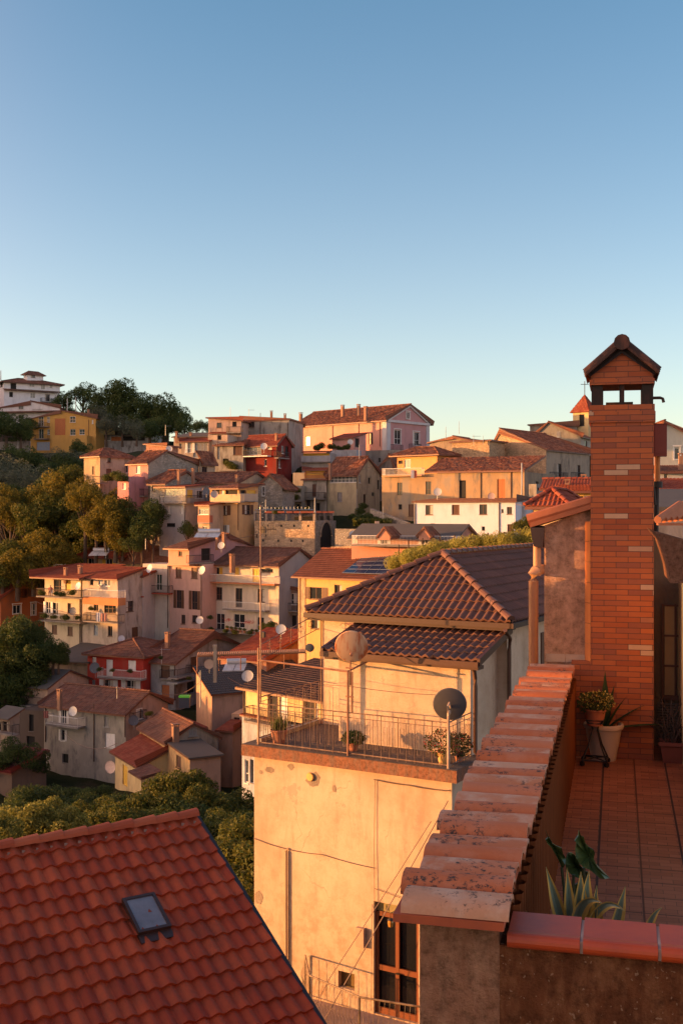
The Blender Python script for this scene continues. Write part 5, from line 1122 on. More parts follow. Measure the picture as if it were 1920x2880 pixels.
# ================================================================ terrain: one sheet out to the horizon
AN=[W(x,y,Y) for x,y,Y in [(237,2200,106),(500,2255,92),(430,1968,121),(250,2010,117),(650,1985,122),(230,1842,137),(420,1795,141),(560,1782,138),(700,1795,134),(850,1780,126),
 (1100,1566,115),(780,1572,150),(940,1572,148),(1250,1510,138),(1440,1500,140),(1150,1450,150),(1500,1400,160),(620,1518,152),(480,1500,155),(360,1440,160),(270,1400,167),
 (560,1345,190),(700,1330,190),(820,1370,178),(960,1440,172),(860,1445,172),(900,1285,203),(1150,1290,202),(1350,1280,205),(1540,1250,215),(180,1272,262),(350,1245,262),(60,1260,262),(20,1200,285),(300,1215,285),(500,1215,260),
 (60,1560,190),(150,1660,165),(60,1680,160),(250,1600,160),(20,1850,135),(120,1850,136),(80,1850,125),(20,2050,112),(420,1240,290),(1850,1560,100),(1750,1500,140)]]
AN+=[Vector(p) for p in [(-10,50,-19.5),(-16,62,-21),(-4,62,-19),(-20,75,-23),(-9,78,-21),(-25,90,-26),(-30,104,-27),(-40,112,-26),(0,40,-16),(-12,32,-15),(5,30,-13.5),(0,20,-12.5),(-8,15,-13),(5,5,-12.5),(0,-20,-12),(20,20,-11),(20,50,-9),(15,70,-9),(30,100,-3),(50,130,1),(70,180,10),(40,230,14),(10,240,10),(-20,240,12),(-50,330,14),(20,330,4),(60,330,6),(-100,330,18),(-90,290,22)]]
RIDGE=[(-46,80,-33),(-60,95,-31),(-75,105,-25),(-82,118,-14),(-92,135,-13),(-102,155,-3),(-110,178,7),(-118,200,13),(-124,230,25),(-128,262,39),(-132,290,44),(-150,330,46),(-60,60,-24),(-40,40,-18),(-60,20,-16)]
AN+=[Vector(p) for p in RIDGE]
AN+=[Vector(p) for p in [(-58,132,-21),(-62,150,-13),(-66,175,3),(-74,205,8),(-85,235,14),(-90,262,17)]]
AA=np.array([list(p) for p in AN])
def ground(x,y):
    d2=(AA[:,0]-x)**2+(AA[:,1]-y)**2+2.5; w_=1/d2**1.9; return float((w_*AA[:,2]).sum()/w_.sum())
def axis(a,b,far,st,fst):
    l=list(np.arange(a,b,st)); q=st; x=b
    while x<far: l.append(x); q*=1.35; x+=q
    q=st; x=a
    while x>-far: q*=1.35; x-=q; l.insert(0,x)
    return l
gx=axis(-140,90,3000,4,0); gy=axis(-20,340,3000,4,0); rnd=random.Random(11)
m=MB(); G={}
for i,x in enumerate(gx):
    for j,y in enumerate(gy):
        z=ground(x,y)-.8
        far=max(0,max(abs(x)-170,y-345,-y-40)); 
        if far>0: z=z-min(40,far*.12)
        G[i,j]=(x,y,z+rnd.uniform(-.35,.35)*(y>90))
VV=np.array([G[i,j] for i in range(len(gx)) for j in range(len(gy))])
for C_,a_,b_,La_,Lb_,zbv in HS:      # the ground stays below the foot of every wall the camera sees
    for d_,l_ in ((a_,La_),(b_,Lb_)):
        p0=C_; p1=C_+d_*l_
        if p1.y<5 or p0.y<5: continue
        k0,k1=p0.x/p0.y,p1.x/p1.y
        kk=VV[:,0]/np.maximum(VV[:,1],1); pad=5.0/np.maximum(VV[:,1],1)
        ok=(VV[:,1]>12)&(kk>min(k0,k1)-pad)&(kk<max(k0,k1)+pad)
        kc=np.clip(kk,min(k0,k1),max(k0,k1)); t=(kc*p0.y-p0.x)/np.where(abs(d_.x-kc*d_.y)<1e-4,1e-4,d_.x-kc*d_.y); Yf=p0.y+d_.y*np.clip(t,0,l_)
        ok&=VV[:,1]<Yf+3.5
        zl=zbv*np.minimum(VV[:,1]/Yf,1.0)-.25
        VV[:,2]=np.where(ok,np.minimum(VV[:,2],zl),VV[:,2])
vs=VV.tolist(); nj=len(gy)
me=bpy.data.meshes.new('ground'); me.from_pydata(vs,[],[(i*nj+j,(i+1)*nj+j,(i+1)*nj+j+1,i*nj+j+1) for i in range(len(gx)-1) for j in range(nj-1)]); me.shade_smooth()
def groundmat():
    m,N,L,b=newmat('ground'); geo=N.new('ShaderNodeNewGeometry').outputs['Position']
    n1=noise(N,L,geo,.06,6,.65); n2=noise(N,L,geo,1.2,6,.75); n3=noise(N,L,geo,.25,4,.6)
    c=mix(N,L,ramp(N,L,n1,(.4,0),(.6,1)),(.02,.03,.012),(.045,.05,.022)); c=mix(N,L,ramp(N,L,n3,(.55,0),(.7,.8)),c,(.08,.06,.04))
    c=mix(N,L,.6,c,mix(N,L,n2,(.3,.3,.3),(1,1,1)),'MULTIPLY'); L.new(c,b.inputs['Base Color']); b.inputs['Roughness'].default_value=1; b.inputs['Specular IOR Level'].default_value=.05
    bump(N,L,b,n2,1,.3); return m
me.materials.append(groundmat()); go=bpy.data.objects.new('ground',me); COL.objects.link(go); tag(go,'green and brown hillside ground falling into the valley',None,None,'structure')
# ================================================================ trees
def crown_mesh(name,mat,n,leaf,seed,squash=.8,clumps=14,cr=.42,thin=0.):
    rn=np.random.RandomState(seed); rad=[]
    cs=[]
    for k in range(clumps):
        v=rn.normal(size=3); v/=np.linalg.norm(v); rr=rn.uniform(.25,.72); c=v*rr; c[2]=c[2]*squash; cs.append((c,rn.uniform(.6,1.15)*cr))
    cs.append((np.zeros(3),.45))
    pts=np.zeros((n,3)); nr=np.zeros((n,3))
    wts=np.array([c[1]**2 for c in cs]); idx=rn.choice(len(cs),n,p=wts/wts.sum())
    for i in range(n):
        c,r=cs[idx[i]]; v=rn.normal(size=3); v/=np.linalg.norm(v); v[2]=v[2]*.9+.08
        pts[i]=c+v*r*(rn.uniform(.55,1.0)**.5)*(1+rn.normal()*.05); nr[i]=v
    if thin: keep=rn.rand(n)>thin; pts=pts[keep]; nr=nr[keep]
    n=len(pts)
    nv=nr+rn.normal(size=(n,3))*.75; nv/=np.linalg.norm(nv,axis=1)[:,None]
    a=np.cross(nv,rn.normal(size=(n,3))); a/=np.linalg.norm(a,axis=1)[:,None]; b=np.cross(nv,a)
    sz=leaf*rn.uniform(.6,1.4,size=(n,1))
    V=np.stack([pts-a*sz,pts-b*sz*.5+nv*sz*.12,pts+a*sz,pts+b*sz*.5+nv*sz*.12],1).reshape(-1,3)
    V[:,2]+=0.0
    me=bpy.data.meshes.new(name); me.vertices.add(len(V)); me.vertices.foreach_set('co',V.ravel()); me.loops.add(len(V)); me.loops.foreach_set('vertex_index',np.arange(len(V)))
    me.polygons.add(n); me.polygons.foreach_set('loop_start',np.arange(n)*4); me.polygons.foreach_set('loop_total',np.full(n,4)); me.update(); me.validate(); me.materials.append(mat); return me
def trunk_mesh(seed,mat):
    rn=random.Random(seed); m=MB(); m.tube([(0,0,-2.2),(.03,.02,-1.2),(.0,.05,-.4),(.05,0,.2)],.1,7,r2=.04)
    for k in range(7):
        a=rn.uniform(0,6.28); e=rn.uniform(.4,.8); z0=rn.uniform(-.9,-.5)
        m.tube([(0.02,0.02,z0),(math.cos(a)*e*.5,math.sin(a)*e*.5,z0+.25),(math.cos(a)*e*.8,math.sin(a)*e*.8,z0+.5)],.045,5,r2=.012)
    me=bpy.data.meshes.new('trunk'); me.from_pydata([tuple(v) for v in m.v],[],m.f); me.materials.append(mat); return me
BARK=plaster((.1,.07,.05),.4,sc=4)
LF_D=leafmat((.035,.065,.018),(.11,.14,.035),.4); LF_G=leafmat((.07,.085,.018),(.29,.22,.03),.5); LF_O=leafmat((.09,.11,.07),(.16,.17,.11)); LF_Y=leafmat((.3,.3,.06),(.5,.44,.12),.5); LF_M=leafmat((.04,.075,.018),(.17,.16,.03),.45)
PROT={}
for k,(mt,n,lf,sq,cl,cr) in dict(dark=(LF_D,5200,.036,.85,16,.36),dark2=(LF_D,5200,.036,.7,12,.4),gold=(LF_G,6000,.034,.9,20,.32),gold2=(LF_G,6000,.034,.75,14,.36),wood=(LF_M,6000,.034,.85,20,.32),olive=(LF_O,3800,.034,.7,12,.38),
      near=(LF_M,9000,.036,.8,26,.27),near2=(leafmat((.12,.14,.03),(.32,.3,.07),.45),9000,.036,.75,24,.27),near3=(LF_M,6500,.048,.85,26,.27),bush=(LF_M,2600,.06,.6,9,.45),bushd=(LF_D,2600,.06,.6,9,.45),vine=(LF_Y,7000,.034,.45,18,.34)).items():
    PROT[k]=(crown_mesh('crown',mt,n,lf,hash(k)%1000 if False else sum(map(ord,k)),sq,cl,cr),trunk_mesh(sum(map(ord,k)),BARK))
ORDS=['first','second','third','fourth','fifth','sixth','seventh','eighth','ninth','tenth','eleventh','twelfth','thirteenth','fourteenth','fifteenth','sixteenth','seventeenth','eighteenth','nineteenth','twentieth','twenty first','twenty second','twenty third','twenty fourth','twenty fifth','twenty sixth','twenty seventh','twenty eighth','twenty ninth','thirtieth','thirty first','thirty second','thirty third','thirty fourth','thirty fifth','thirty sixth','thirty seventh','thirty eighth','thirty ninth','fortieth','forty first','forty second','forty third','forty fourth']
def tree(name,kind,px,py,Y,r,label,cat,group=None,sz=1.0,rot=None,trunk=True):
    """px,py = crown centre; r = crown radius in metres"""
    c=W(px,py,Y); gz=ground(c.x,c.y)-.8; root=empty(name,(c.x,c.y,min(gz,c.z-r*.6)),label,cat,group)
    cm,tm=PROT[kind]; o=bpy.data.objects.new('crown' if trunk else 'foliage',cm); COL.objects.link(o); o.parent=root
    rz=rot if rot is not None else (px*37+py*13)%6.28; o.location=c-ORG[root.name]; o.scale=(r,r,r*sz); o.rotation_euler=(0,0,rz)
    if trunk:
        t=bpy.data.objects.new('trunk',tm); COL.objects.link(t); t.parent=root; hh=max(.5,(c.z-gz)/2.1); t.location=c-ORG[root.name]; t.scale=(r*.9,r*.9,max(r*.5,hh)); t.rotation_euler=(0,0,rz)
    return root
def stand(lst,name,kind,lab,cat,group=None,sz=1.0,trunk=True):
    lst=sorted(lst)
    for i,(px,py,Y,r) in enumerate(lst):
        k=kind[i%len(kind)] if isinstance(kind,(list,tuple)) else kind
        tree(name,k,px,py,Y,r,(lab%ORDS[i] if len(lst)>1 else lab.replace('%.0s','')),cat,group,sz,trunk=trunk)
stand([(178,1130,285,4.0),(232,1112,288,5.0),(268,1150,280,4),(305,1122,282,6.8),(350,1118,280,6.6),(330,1160,276,6),(395,1150,276,6),(375,1185,270,5),(430,1165,274,5.5),(470,1160,272,6.5),(500,1180,268,5.2),(462,1195,266,5.5),(420,1205,262,5),(290,1180,272,5),(250,1175,275,4.5),(520,1205,262,3.5),(200,1165,280,4)],
  'hilltop_tree',['dark','dark2'],'dark green hilltop tree against the sky, %s from the left','tree','dark trees on the hilltop')
stand([(555,1200,235,1.6),(570,1196,235,1.3),(585,1203,235,1.5)],'sapling','dark','thin small tree on the skyline left of the pinkish houses, %s from the left','tree','saplings on the skyline',1.3)
stand([(300,1195,262,3.4),(345,1198,262,3.6),(275,1165,268,3.4),(385,1210,255,3.4)],'olive_tree','olive','grey green olive tree on the slope right of the yellow house, %s from the left','olive tree','olive trees by the restaurant')
stand([(20,1205,250,5),(60,1215,250,4),(75,1190,262,3),(5,1180,262,4)],'slope_tree','dark','dark tree left of the yellow house below the villa, %s from the left','tree','dark trees under the villa')
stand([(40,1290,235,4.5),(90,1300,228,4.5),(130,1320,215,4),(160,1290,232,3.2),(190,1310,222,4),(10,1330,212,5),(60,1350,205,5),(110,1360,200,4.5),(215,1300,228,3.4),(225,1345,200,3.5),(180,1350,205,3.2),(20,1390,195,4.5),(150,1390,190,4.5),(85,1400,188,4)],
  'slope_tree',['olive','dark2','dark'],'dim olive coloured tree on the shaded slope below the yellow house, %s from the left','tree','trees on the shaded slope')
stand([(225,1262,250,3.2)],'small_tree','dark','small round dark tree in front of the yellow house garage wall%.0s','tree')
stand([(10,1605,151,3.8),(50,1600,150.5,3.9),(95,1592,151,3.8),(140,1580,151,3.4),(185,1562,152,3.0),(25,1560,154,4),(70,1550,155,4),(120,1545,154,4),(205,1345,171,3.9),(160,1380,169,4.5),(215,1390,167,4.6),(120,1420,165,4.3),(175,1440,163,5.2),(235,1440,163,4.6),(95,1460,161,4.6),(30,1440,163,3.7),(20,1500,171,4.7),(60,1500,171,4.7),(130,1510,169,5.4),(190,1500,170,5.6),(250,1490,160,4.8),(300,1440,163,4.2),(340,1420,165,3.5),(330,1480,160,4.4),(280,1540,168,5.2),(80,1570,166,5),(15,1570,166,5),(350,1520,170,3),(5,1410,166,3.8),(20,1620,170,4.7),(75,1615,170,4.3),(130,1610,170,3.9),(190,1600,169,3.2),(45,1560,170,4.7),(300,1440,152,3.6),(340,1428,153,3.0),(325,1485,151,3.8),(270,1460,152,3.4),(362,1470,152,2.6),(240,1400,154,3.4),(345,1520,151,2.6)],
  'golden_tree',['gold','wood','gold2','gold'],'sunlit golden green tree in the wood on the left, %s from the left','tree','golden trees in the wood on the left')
stand([(410,1455,151,3.4),(440,1440,153,2.6),(530,1490,149,1.8),(400,1490,149,2.6),(375,1530,148,2.2),(430,1490,149,2.0)],'shade_tree','dark','dark bushy tree among the houses under the pink house, %s from the left','tree','dark trees under the pink house')
stand([(50,2120,107,2.4),(10,2140,108,2.4),(100,2150,109,2),(55,1790,125.5,3.3),(90,1835,124.75,3.2),(30,1800,125.333,3.6),(120,1830,124.833,2.9),(60,1850,124.5,3.6),(10,1870,124.167,3.5),(150,1840,124.667,2.3),(40,1920,123.333,3.3),(90,1900,123.667,3.1),(15,1960,122.667,3.4),(165,1850,124.5,1.7),(70,1765,127,2.2),(100,1785,126,2.1)],
  'valley_tree',['dark','dark2','dark'],'dense dark green tree in the gap left of the apartment house, %s from the left','tree','trees left of the apartment house')
stand([(60,2253,82,2.7),(130,2258,84,2.5),(190,2283,82,2.4),(30,2308,74,2.9),(100,2328,72,2.7),(170,2328,70,2.5),(240,2258,86,2),(215,2318,74,2.2),(10,2368,66,2.5),(60,2378,62,2.2),(150,2232,95,1.9),(205,2238,93,1.7),(95,2236,96,1.8),(255,2235,92,1.5),(290,2225,92,1.2)],
  'garden_tree','dark2','dark shaded garden tree below the grey house, %s from the left','tree','dark garden trees at the lower left')
stand([(30,2330,48,1.7),(90,2325,47,1.8),(150,2310,48,1.7),(200,2330,47,1.5),(0,2350,44,1.6)],'lime_tree','near2','lit yellow green tree just above the red roof ridge, %s from the left','tree','yellow green trees above the red roof')
stand([(270,2302,58,1.8),(330,2277,60,2),(300,2342,52,1.8),(380,2297,57,2.1),(420,2332,52,2),(460,2292,57,2),(360,2332,50,1.7),(505,2232,62,2.3),(540,2222,66,1.7),(490,2302,56,2.2),(560,2282,60,2.2),(610,2272,64,2.2),(660,2292,62,2.2),(600,2352,50,2),(540,2362,48,1.8),(670,2372,48,2),(440,2362,49,1.5),(700,2332,54,2)],
  'orchard_tree',['near','near','dark2'],'leafy green orchard tree with lit leaves behind the red roof, %s from the left','tree','orchard trees behind the red roof')
stand([(670,2400,38,1.7),(640,2450,36,1.5),(700,2470,35,1.6),(660,2380,42,1.5),(690,2560,33,1.6),(720,2420,40,1.5)],'corner_tree',['near3','near'],'tall leafy tree between the red roof and the cream wall, %s from the left','tree','trees by the cream wall')
stand([(1150,1572,70,1.3),(1190,1562,70,1.3),(1235,1552,70,1.35),(1280,1544,70,1.3),(1325,1539,69,1.35),(1370,1534,69,1.35),(1415,1532,68,1.4),(1460,1526,68,1.4),(1500,1520,68,1.4),(1530,1516,68,1.2),(1120,1586,71,1.0),(1540,1554,66,1.3)],
  'vine_shrub','vine','pale yellow leafed shrub in the row behind the dark brown roof, %s from the left','shrub','pale shrubs behind the dark brown roof',1.2)
stand([(1475,1490,110,1.5),(1500,1478,112,1.3)],'green_shrub','near','green shrub beside the white house, %s from the left','shrub','shrubs beside the white house',1.4)
stand([(1013,1440,156,1.0),(1022,1425,158,.9),(1030,1462,150,1.5),(1060,1470,149,1.3),(1010,1460,152,1.1),(1085,1472,148,1.2),(990,1455,156,.9)],'garden_shrub','bushd','clipped dark shrub in the garden right of the bastion, %s from the left','shrub','shrubs in the bastion garden',trunk=False)
stand([(805,1395,171,1.0),(828,1400,171,.9),(840,1380,172,.7),(640,1305,182,1.1),(655,1312,181,1.2),(785,1438,147,.9),(860,1438,147,1.0),(900,1255,192,1.1),(890,1262,191,.9),(935,1257,191,1.0),(955,1262,191,.9),(975,1258,190,1.0),(330,1335,158,1.0),(308,1345,159,1.1),(345,1345,156,1.2)],
  'house_plant','bush','green plant on an old town terrace or wall, %s from the left','plant','plants on old town terraces',trunk=False)
stand([(765,1760,132,.9),(760,1775,131,.8),(590,1737,138,.5),(592,1770,137,.5)],'potted_palm','bushd','dark potted plant on the terrace of the white house, %s from the left','plant','potted plants at the white house',trunk=False)
# hedge and garden walls right of the bastion
def wallbox(label,pts,Y,th,mat,h,cat='wall',down=2.):
    m=MB()
    for (x0,y0),(x1,y1) in zip(pts[:-1],pts[1:]):
        a=W(x0,y0,Y[0]);b=W(x1,y1,Y[1]); d=(b-a); k=Vector((-d.y,d.x,0)).normalized()*th
        lo=h+down; m.quad(a,b,b-Z*lo,a-Z*lo); m.quad(a+k,b+k,b+k-Z*lo,a+k-Z*lo); m.quad(a,b,b+k,a+k); m.quad(a,a+k,a+k-Z*lo,a-Z*lo); m.quad(b,b+k,b+k-Z*lo,b-Z*lo)
    o=m.build(cat.replace(' ','_'),mat); tag(o,label,cat); return o
wallbox('rough stone garden wall running right from the bastion arch',[(942,1487),(1040,1488)],(143,141),.6,STG,3)
wallbox('sloping stone parapet along the lane beside the stone palazzo',[(1040,1430),(1145,1470)],(152,146),.5,STG,2.5)
wallbox('low grey wall below the hedge garden',[(1035,1484),(1170,1490)],(134,131),.5,pl(.4,.35,.28,.8),3)
wallbox('high grey retaining wall below the yellow house drive',[(85,1283),(240,1275)],(250,248),.6,pl(.33,.32,.31,.9),4)
wallbox('long grey retaining wall at the left under the villa',[(-20,1243),(85,1240)],(252,252),.6,pl(.3,.28,.26,.9),4)
wallbox('pale lit garden wall section under the terrace of the salmon house',[(930,1538),(1010,1535)],(126,124),.5,pl(.5,.36,.22,.8),4)
m=MB()
for i in range(900):
    rn=random.Random(i); x=rn.uniform(992,1098); y=rn.uniform(1457,1478)+(x-992)*.06; c=W(x,y,rn.uniform(146,148)); a=Vector((rn.uniform(-1,1),rn.uniform(-1,1),rn.uniform(-1,1))).normalized()*.22; b=a.orthogonal().normalized()*.14
    m.quad(c-a,c-b,c+a,c+b)
o=m.build('clipped_hedge',LF_M); tag(o,'long clipped green hedge in the garden right of the bastion','hedge')
# ================================================================ small things in the town
def dpx(x,y,Y,dia,face,mat,label,col=None):
    c=W(x,y,Y); return dish('satellite_dish',c,dia,face,mat,label,c+Vector((0,.35,-dia*1.0)))
WH=paint((.5,.5,.5),.4); DG=paint((.09,.1,.12),.5)
for x,y,Y,d,fc_,mt,lb in [(220,1648,138,1.0,(-.6,-.8,.3),WH,'white dish on the corner of the cream apartment top balcony'),(206,1719,138.2,1.0,(-.3,-1,.2),DG,'dark dish at the middle balcony of the cream apartment house'),
  (267,1878,126,1.25,(-.3,-1,.2),DG,'dark blue dish at the left corner of the bright red house'),(342,1796,134,.8,(.3,-1,.4),WH,'white dish behind the roof of the bright red house'),
  (421,1599,140,1.1,(-.7,-.7,.3),WH,'white dish on the corner above the green door'),(568,1604,138,1.1,(-.6,-.8,.3),WH,'white dish between the tall pink house and the white house'),
  (622,1534,137,.9,(-.3,-1,.3),WH,'white dish on the pink gable beside the dark roof'),(562,1744,136,.95,(-.2,-1,.3),WH,'white dish on the terrace left of the white house doors'),
  (790,1770,108,1.0,(-.1,-1,.3),WH,'white dish on a pole by the laundry right of the white house'),(871,1822,100,.8,(.1,1,.3),DG,'dark dish on a mast above the pergola'),
  (696,1901,106,1.1,(-.1,-1,.45),WH,'white angular dish next to the solar water heater'),(588,1868,104,.9,(.2,-1,.2),paint((.45,.33,.25),.6),'beige dish on the chimney left of the pergola'),
  (206,2000,110,.95,(-.4,-1,.2),WH,'white dish on the balcony of the weathered grey house'),(376,2026,108,1.0,(.5,-1,.2),DG,'dark dish on the gable of the weathered grey house'),
  (311,2157,97,1.1,(-.5,-1,.1),paint((.6,.42,.35),.6),'pale pink dish on the wall left of the small cottage'),
  (1230,1383,141,1.0,(-.2,-1,.2),WH,'square cornered dish on the long stone palazzo wall'),(1381,1396,141,.95,(-.2,-1,.2),paint((.5,.35,.3),.6),'round pale dish under the orange door of the stone palazzo'),
  (993,1503,136,.95,(-.1,-1,.3),paint((.35,.42,.5),.5),'blue grey dish left of the salmon house roof'),(742,1255,178,1.1,(-.1,-1,.3),WH,'white dish on the dark red house balcony roof'),
  (985,1243,191,1.0,(-.1,-1,.3),WH,'white dish at the pink outbuilding of the palazzo'),(476,1263,169,1.0,(0,-1,.3),WH,'white dish beside the brick stair tower'),
  (603,1390,146,1.0,(0,-1,.2),paint((.35,.3,.28),.6),'grey dish inside the orange loggia'),(580,1380,147,.9,(.2,-1,.2),DG,'dark dish between the veranda house and the orange house'),(605,1238,183,.0001,(0,-1,0),WH,'')]:
    if lb: dpx(x,y,Y,d,fc_,mt,lb)
def heater(cx,cy,Y,wd,label,face=(-.2,-1,0)):
    root=empty('solar_water_heater',W(cx,cy,Y),label,'solar heater'); c=W(cx,cy,Y)
    m=MB(); u=Vector((1,.15,0)).normalized(); k=Vector((-.1,-.95,-.3)).normalized(); m.box(c-u*wd/2,u*(wd*.48),k*1.6,Z*.08); m.box(c+u*.02,u*(wd*.48),k*1.6,Z*.08); m.build('collector',rust((.4,.42,.45),(.5,.52,.55),.4,.6,2,.2),root)
    m=MB(); m.tube([c-u*wd*.45+Z*.3,c+u*wd*.45+Z*.3],.27,12); m.build('tank',paint((.6,.6,.6),.35,.3),root,smooth=True); return root
heater(665,1868,108,2.1,'solar water heater on the dark metal roof, pale tank above two panels')
heater(285,1552,152,2.4,'solar water heater on the roof of the house with yellow windows')
heater(588,1500,138,3.0,'solar water heater on the pink house roof beside a lit chimney')
# solar panels on the yellow house roof
pg=yh2.L; t_=MB(); sp=empty('solar_array',pg(2,2,yh2.ze+.8),'array of dark blue solar panels on the yellow house roof','solar panels')
k=2.4/(yh2.Lb*.5); n2_=(yh2.b+Z*k).cross(yh2.a).normalized(); n2_=n2_ if n2_.z>0 else -n2_; q0_=pg(0,0,yh2.ze+.3)
def onp(px,py):
    d=Vector(((px-960)/F,1,-(py-1440)/F)); return d*(q0_.dot(n2_)/d.dot(n2_))
cA,cB,cC,cD=onp(962,1611),onp(1120,1616),onp(1150,1563),onp(1015,1570)
bil=lambda u,v:(cA*(1-u)+cB*u)*(1-v)+(cD*(1-u)+cC*u)*v
for i in range(5):
    for j in range(4):
        m=MB(); slab(m,[bil((i+.03)/5,(j+.03)/4),bil((i+.97)/5,(j+.03)/4),bil((i+.97)/5,(j+.97)/4),bil((i+.03)/5,(j+.97)/4)],.05); m.build('panel',paint((.015,.03,.08),.12),sp)
m=MB()
for i in range(6): m.tube([bil(i/5,0),bil(i/5,1)],.035,4)
for j in range(5): m.tube([bil(0,j/4),bil(1,j/4)],.035,4)
m.build('panel_rails',GREYM,sp)
# pergola with a tile edge
pe=empty('tiled_pergola',W(700,1900,104),'long pergola beam edged with curved tiles above the dark metal roof','pergola')
a=W(555,1841,104);b=W(860,1831,104); m=MB(); m.box(a-Z*.22,b-a,(0,.25,0),Z*.1)
for i in range(6):
    q=a+(b-a)*i/5; m.tube([q-Z*.2,q-Z*1.6],.05,6)
m.build('frame',paint((.25,.1,.05),.7),pe)
m=MB(); n=int((b-a).length/.19)
for i in range(n):
    q=a+(b-a)*(i+.5)/n; m.tube([q-Vector((0,.12,.07)),q+Vector((0,.45,.1))],.085,8)
m.build('edge_tiles',rooftile((.45,.2,.1),(.55,.3,.18)),pe)
tp=empty('grey_chimney_pipe',W(605,1925,104),'tall grey concrete chimney pipe standing left of the pergola','chimney')
m=MB(); c=W(605,1814,103); m.box(c-Vector((.16,.16,3.5)),(.32,0,0),(0,.32,0),(0,0,3.5)); m.box(c-Vector((.2,.2,.2)),(.4,0,0),(0,.4,0),(0,0,.08)); m.box(c-Vector((.2,.2,.05)),(.4,0,0),(0,.4,0),(0,0,.06)); m.build('shaft',CONC,tp)
def pole(x,y0,y1,Y,label,r=.05,aerial=False,cat='pole'):
    a=W(x,y1,Y);b=W(x,y0,Y); m=MB(); m.tube([a,b],r,6,r2=r*.7)
    if aerial:
        for k in range(5): m.tube([b+Vector((-.1+.18*k,-.25,-.2)),b+Vector((-.1+.18*k,.25,-.2))],.015,4)
        m.tube([b+Vector((-.2,0,-.2)),b+Vector((1,0,-.2))],.02,4)
    o=m.build(cat.replace(' ','_'),GREYM); tag(o,label,cat)
pole(190,1120,1158,270,'thin pale utility pole behind the yellow house, left one',.12); pole(214,1118,1158,270,'thin pale utility pole behind the yellow house, right one',.12)
pole(51,1220,1268,252,'pale wooden utility pole on the slope left of the yellow house',.12)
pole(1253,1200,1235,170,'thin aerial pole on the plain stone block roof',.05,False,'aerial'); pole(1331,1223,1250,158,'television aerial on the ridge left of the big lit gable',.04,True,'aerial'); pole(1358,1225,1250,158,'thin short rod just left of the big lit gable',.03)
pole(3,1042,1070,285,'dark thin flue on the roof of the white hilltop villa',.15); pole(747,1405,1440,145,'aerial pole behind the bastion railing, left one',.05,True,'aerial'); pole(885,1400,1440,146,'lamp post at the right end of the bastion terrace',.07,False,'lamp post')
pole(1003,1375,1450,165,'street lamp pole at the corner of the beige house',.06,False,'street lamp'); pole(1077,1425,1470,148,'thin pole in the hedge garden',.05); pole(1466,1302,1404,143,'bright metal chimney pipe on the stone palazzo corner',.13,False,'flue pipe')
pole(564,1885,1990,104,'pale roof post left of the orange house with the dark metal roof',.07,False,'post')
wallbox('tall white column of the ruined gate in the hedge garden',[(1054,1466),(1066,1466)],(133,133),.6,pl(.6,.45,.35,.2),2,'gate pillar'); 
# dome
cable('long thin cable crossing in front of the dark metal roof',[W(640,1905,60),W(890,1990,60)],.012,.3); cable('thin overhead cable left of the yellow villa drive',[W(-5,1220,240),W(51,1228,251),W(100,1226,262)],.03,.3)
# green bin and laundry
bn=empty('green_bin',W(520,1965,108),'bright green topped dark bin in the yard of the dim white house','bin'); m=MB(); c=W(520,1972,108); m.box(c-Vector((.5,.4,.6)),(1,0,0),(0,.8,0),(0,0,1.0)); m.build('body',paint((.02,.03,.06),.5),bn); m=MB(); m.box(c-Vector((.54,.44,-.4)),(1.08,0,0),(0,.88,0),(0,0,.16)); m.build('lid',paint((.1,.5,.05),.4),bn)
def cloth(px,py,Y,w_,h_,col,label,cat='laundry'):
    c=W(px,py,Y); m=MB(); n=8
    for i in range(n):
        x0,x1=-w_/2+w_*i/n,-w_/2+w_*(i+1)/n; y0,y1=.05*math.sin(i*1.9),.05*math.sin((i+1)*1.9)
        m.quad(c+Vector((x0,y0,0)),c+Vector((x1,y1,0)),c+Vector((x1,y1*1.8,-h_)),c+Vector((x0,y0*1.8,-h_)))
        m.quad(c+Vector((x0,y0+.02,0)),c+Vector((x1,y1+.02,0)),c+Vector((x1,y1*1.8+.02,-h_)),c+Vector((x0,y0*1.8+.02,-h_)))
    o=m.build('hanging_laundry',paint(col,.9)); tag(o,label,cat)
for i,(x,y,Y,w_,h_,c_,lb) in enumerate([(279,1723,135.5,.7,1.1,(.6,.6,.6),'white towel hanging on the apartment wing balcony'),(292,1725,135.4,.8,1.0,(.6,.3,.2),'orange cloth hanging on the apartment wing balcony'),
  (803,1765,133,.4,.9,(.6,.05,.04),'red laundry beside the link building'),(815,1766,133,.4,1.0,(.3,.5,.1),'green laundry beside the link building'),(826,1767,133,.4,1.1,(.15,.2,.4),'blue laundry beside the link building'),(794,1766,133,.35,1.0,(.6,.55,.5),'pale laundry beside the link building'),
  (1160,1322,148.3,.5,1.1,(.55,.55,.6),'white laundry on the orange terrace house railing'),(1167,1323,148.3,.45,1.0,(.5,.15,.1),'red laundry on the orange terrace house railing'),(130,2000,110.5,.5,.7,(.3,.12,.1),'red and white cloth on the weathered grey house balcony')]): cloth(x,y,Y,w_,h_,c_,lb)
